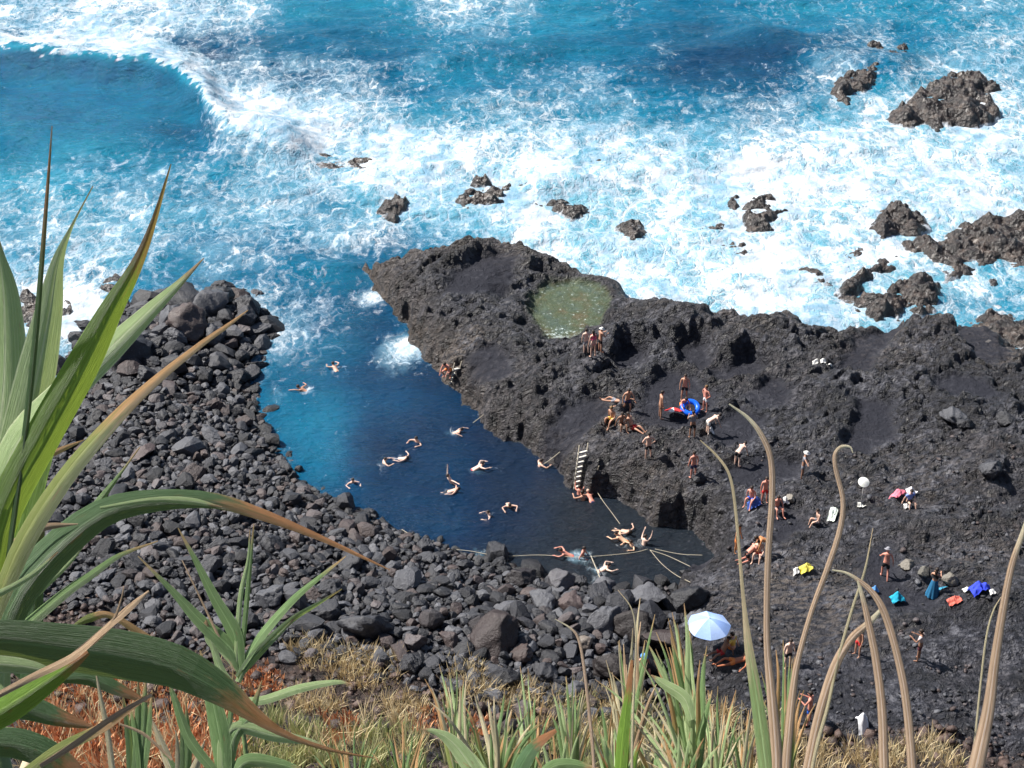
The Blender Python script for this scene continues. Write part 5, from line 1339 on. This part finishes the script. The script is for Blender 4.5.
# --- ground cover on the slope: dry grass, green grass, orange ice plant
def inpoly(x, y, poly):
    c = False
    for i in range(len(poly)):
        x0, y0 = poly[i]; x1, y1 = poly[i - 1]
        if (y0 > y) != (y1 > y) and x < (x1 - x0) * (y - y0) / (y1 - y0) + x0: c = not c
    return c
def cover(name, label, polys, n, hgt, wid, mat, lean=.5, blades=6, spread=.12, seed=1, patch=0.0):
    gr = np.random.default_rng(seed); V = []; F = []; T = []; n0 = 0; cnt = 0; tries = 0
    pts = np.concatenate([np.array(p_) for p_ in polys]); lo = pts.min(0); hi = pts.max(0)
    while cnt < n and tries < n * 30:
        tries += 1
        x, y = gr.uniform(lo[0], hi[0]), gr.uniform(lo[1], hi[1])
        if not any(inpoly(x, y, p_) for p_ in polys): continue
        if patch and perlin(np.array([x / 30. + seed]), np.array([y / 14.]))[0] < patch: continue
        c = hit(x, y); c[2] = ground(c[0], c[1]); cnt += 1; tint = gr.random()
        for b in range(blades):
            a = gr.uniform(0, 6.28); r_ = gr.uniform(0, spread); h = hgt * gr.uniform(.5, 1.25); l = lean * gr.uniform(.2, 1.2) * h
            p0 = c + V3(math.cos(a) * r_, math.sin(a) * r_, -.02); a2 = a + gr.uniform(-.6, .6)
            dv = V3(math.cos(a2), math.sin(a2), 0); sd = V3(-dv[1], dv[0], 0) if gr.random() < .4 else V3(1, 0, 0)
            for u, ww in ((0, 1.), (.5, .9), (1., .12)):
                q = p0 + dv * l * u * u + V3(0, 0, h * (u - .25 * u * u * lean))
                V.append(q - sd * wid * ww / 2); V.append(q + sd * wid * ww / 2); T += [tint * .6 + gr.random() * .4] * 2
            F += [(n0, n0 + 1, n0 + 3, n0 + 2), (n0 + 2, n0 + 3, n0 + 5, n0 + 4)]; n0 += 6
    o = mesh_np(name, np.array(V), np.array(F), mat, attrs=dict(tint=np.array(T))); tag(o, label, kind='stuff'); return o
def cover_mat(name, stops, tr=.2):
    t = NT(name); c = t.ramp(t.attr('tint'), stops)
    p = t.n('ShaderNodeBsdfPrincipled', {'Base Color': c, 'Roughness': .7, 'Specular IOR Level': .3}); b = t.n('ShaderNodeBsdfTranslucent', {'Color': c})
    t.link(t.n('ShaderNodeMixShader', {0: tr, 1: p.outputs[0], 2: b.outputs[0]}).outputs[0], t.out.inputs[0]); return t.m
M_DRYG = cover_mat('dry_grass', [(0, (.28, .20, .10)), (.4, (.58, .44, .24)), (.75, (.76, .64, .40)), (1, (.45, .43, .20))])
M_ICE = cover_mat('ice_plant', [(0, (.16, .07, .05)), (.3, (.48, .19, .09)), (.6, (.74, .34, .16)), (.85, (.80, .52, .32)), (1, (.66, .56, .34))])
M_GRN = cover_mat('green_cover', [(0, (.12, .16, .06)), (.35, (.30, .34, .13)), (.7, (.55, .52, .26)), (1, (.74, .66, .42))])
ICE = [[(28,680),(60,660),(130,664),(200,678),(240,690),(245,740),(230,775),(60,775),(20,740)],[(236,672),(262,664),(284,676),(282,694),(250,700)],[(318,716),(336,708),(356,716),(358,742),(330,748)],[(404,716),(420,708),(446,716),(450,734),(416,734)],[(470,722),(490,716),(494,736),(474,740)]]
cover('ice_plant', 'orange red fleshy ice plant carpeting the slope', ICE, 1500, .30, .06, M_ICE, .45, 6, .24, 3, .0)
GRS = [[(282,650),(300,636),(330,648),(372,652),(400,662),(396,690),(350,690),(300,668)],[(296,690),(340,694),(350,712),(310,716),(292,706)],[(380,700),(410,694),(430,712),(420,732),(388,724)],[(440,664),(470,660),(500,680),(540,690),(600,690),(640,690),(660,720),(640,760),(560,740),(500,715),(450,700)],
       [(384,660),(408,654),(404,668)],[(700,700),(780,724),(830,748),(880,745),(930,740),(960,750),(960,775),(700,775)]]
cover('dry_grass', 'dry yellow grass tufts along the brow of the slope', GRS, 950, .60, .030, M_DRYG, .7, 9, .22, 5, .0)
GX2 = [[(20,660),(250,660),(260,780),(20,780)],[(280,690),(450,700),(450,760),(280,760)]]
cover('dry_stems', 'thin dry stems tangled between the ice plants', GX2, 420, .75, .022, M_DRYG, .8, 6, .3, 9, -.1)
GG = [[(330,735),(380,730),(470,740),(600,740),(780,745),(780,780),(300,780)],[(240,720),(300,712),(330,730),(320,780),(240,780)],[(560,700),(640,700),(700,720),(700,760),(560,750)]]
cover('green_grass', 'yellow green grass and succulent shoots on the slope', GG, 800, .60, .030, M_GRN, .5, 8, .2, 7, .02)
# broken reddish rocks at the top of the slope
lo = []
gq = np.random.default_rng(21)
while len(lo) < 1500:
    px, py = gq.uniform(0, 1024), gq.uniform(585, 770)
    q = hit(px, py); tt = cliff_start(q[0]) - q[1]
    if tt > -.4 and gq.random() < math.exp(-tt / 9): lo.append((q[0], q[1], float(np.clip(np.exp(gq.normal() * .6) * .09, .04, .4))))
V, F, T = merge(lo, SH_S, (.1, .5), '', None)
o = mesh_np('scree', V, F, None, attrs=dict(tint=T))
o.data.materials.append(rock_mat('scree_rock', (.025, .016, .014), (.075, .045, .036), (.17, .11, .085), True)); tag(o, 'reddish brown broken scree on the slope', kind='stuff')
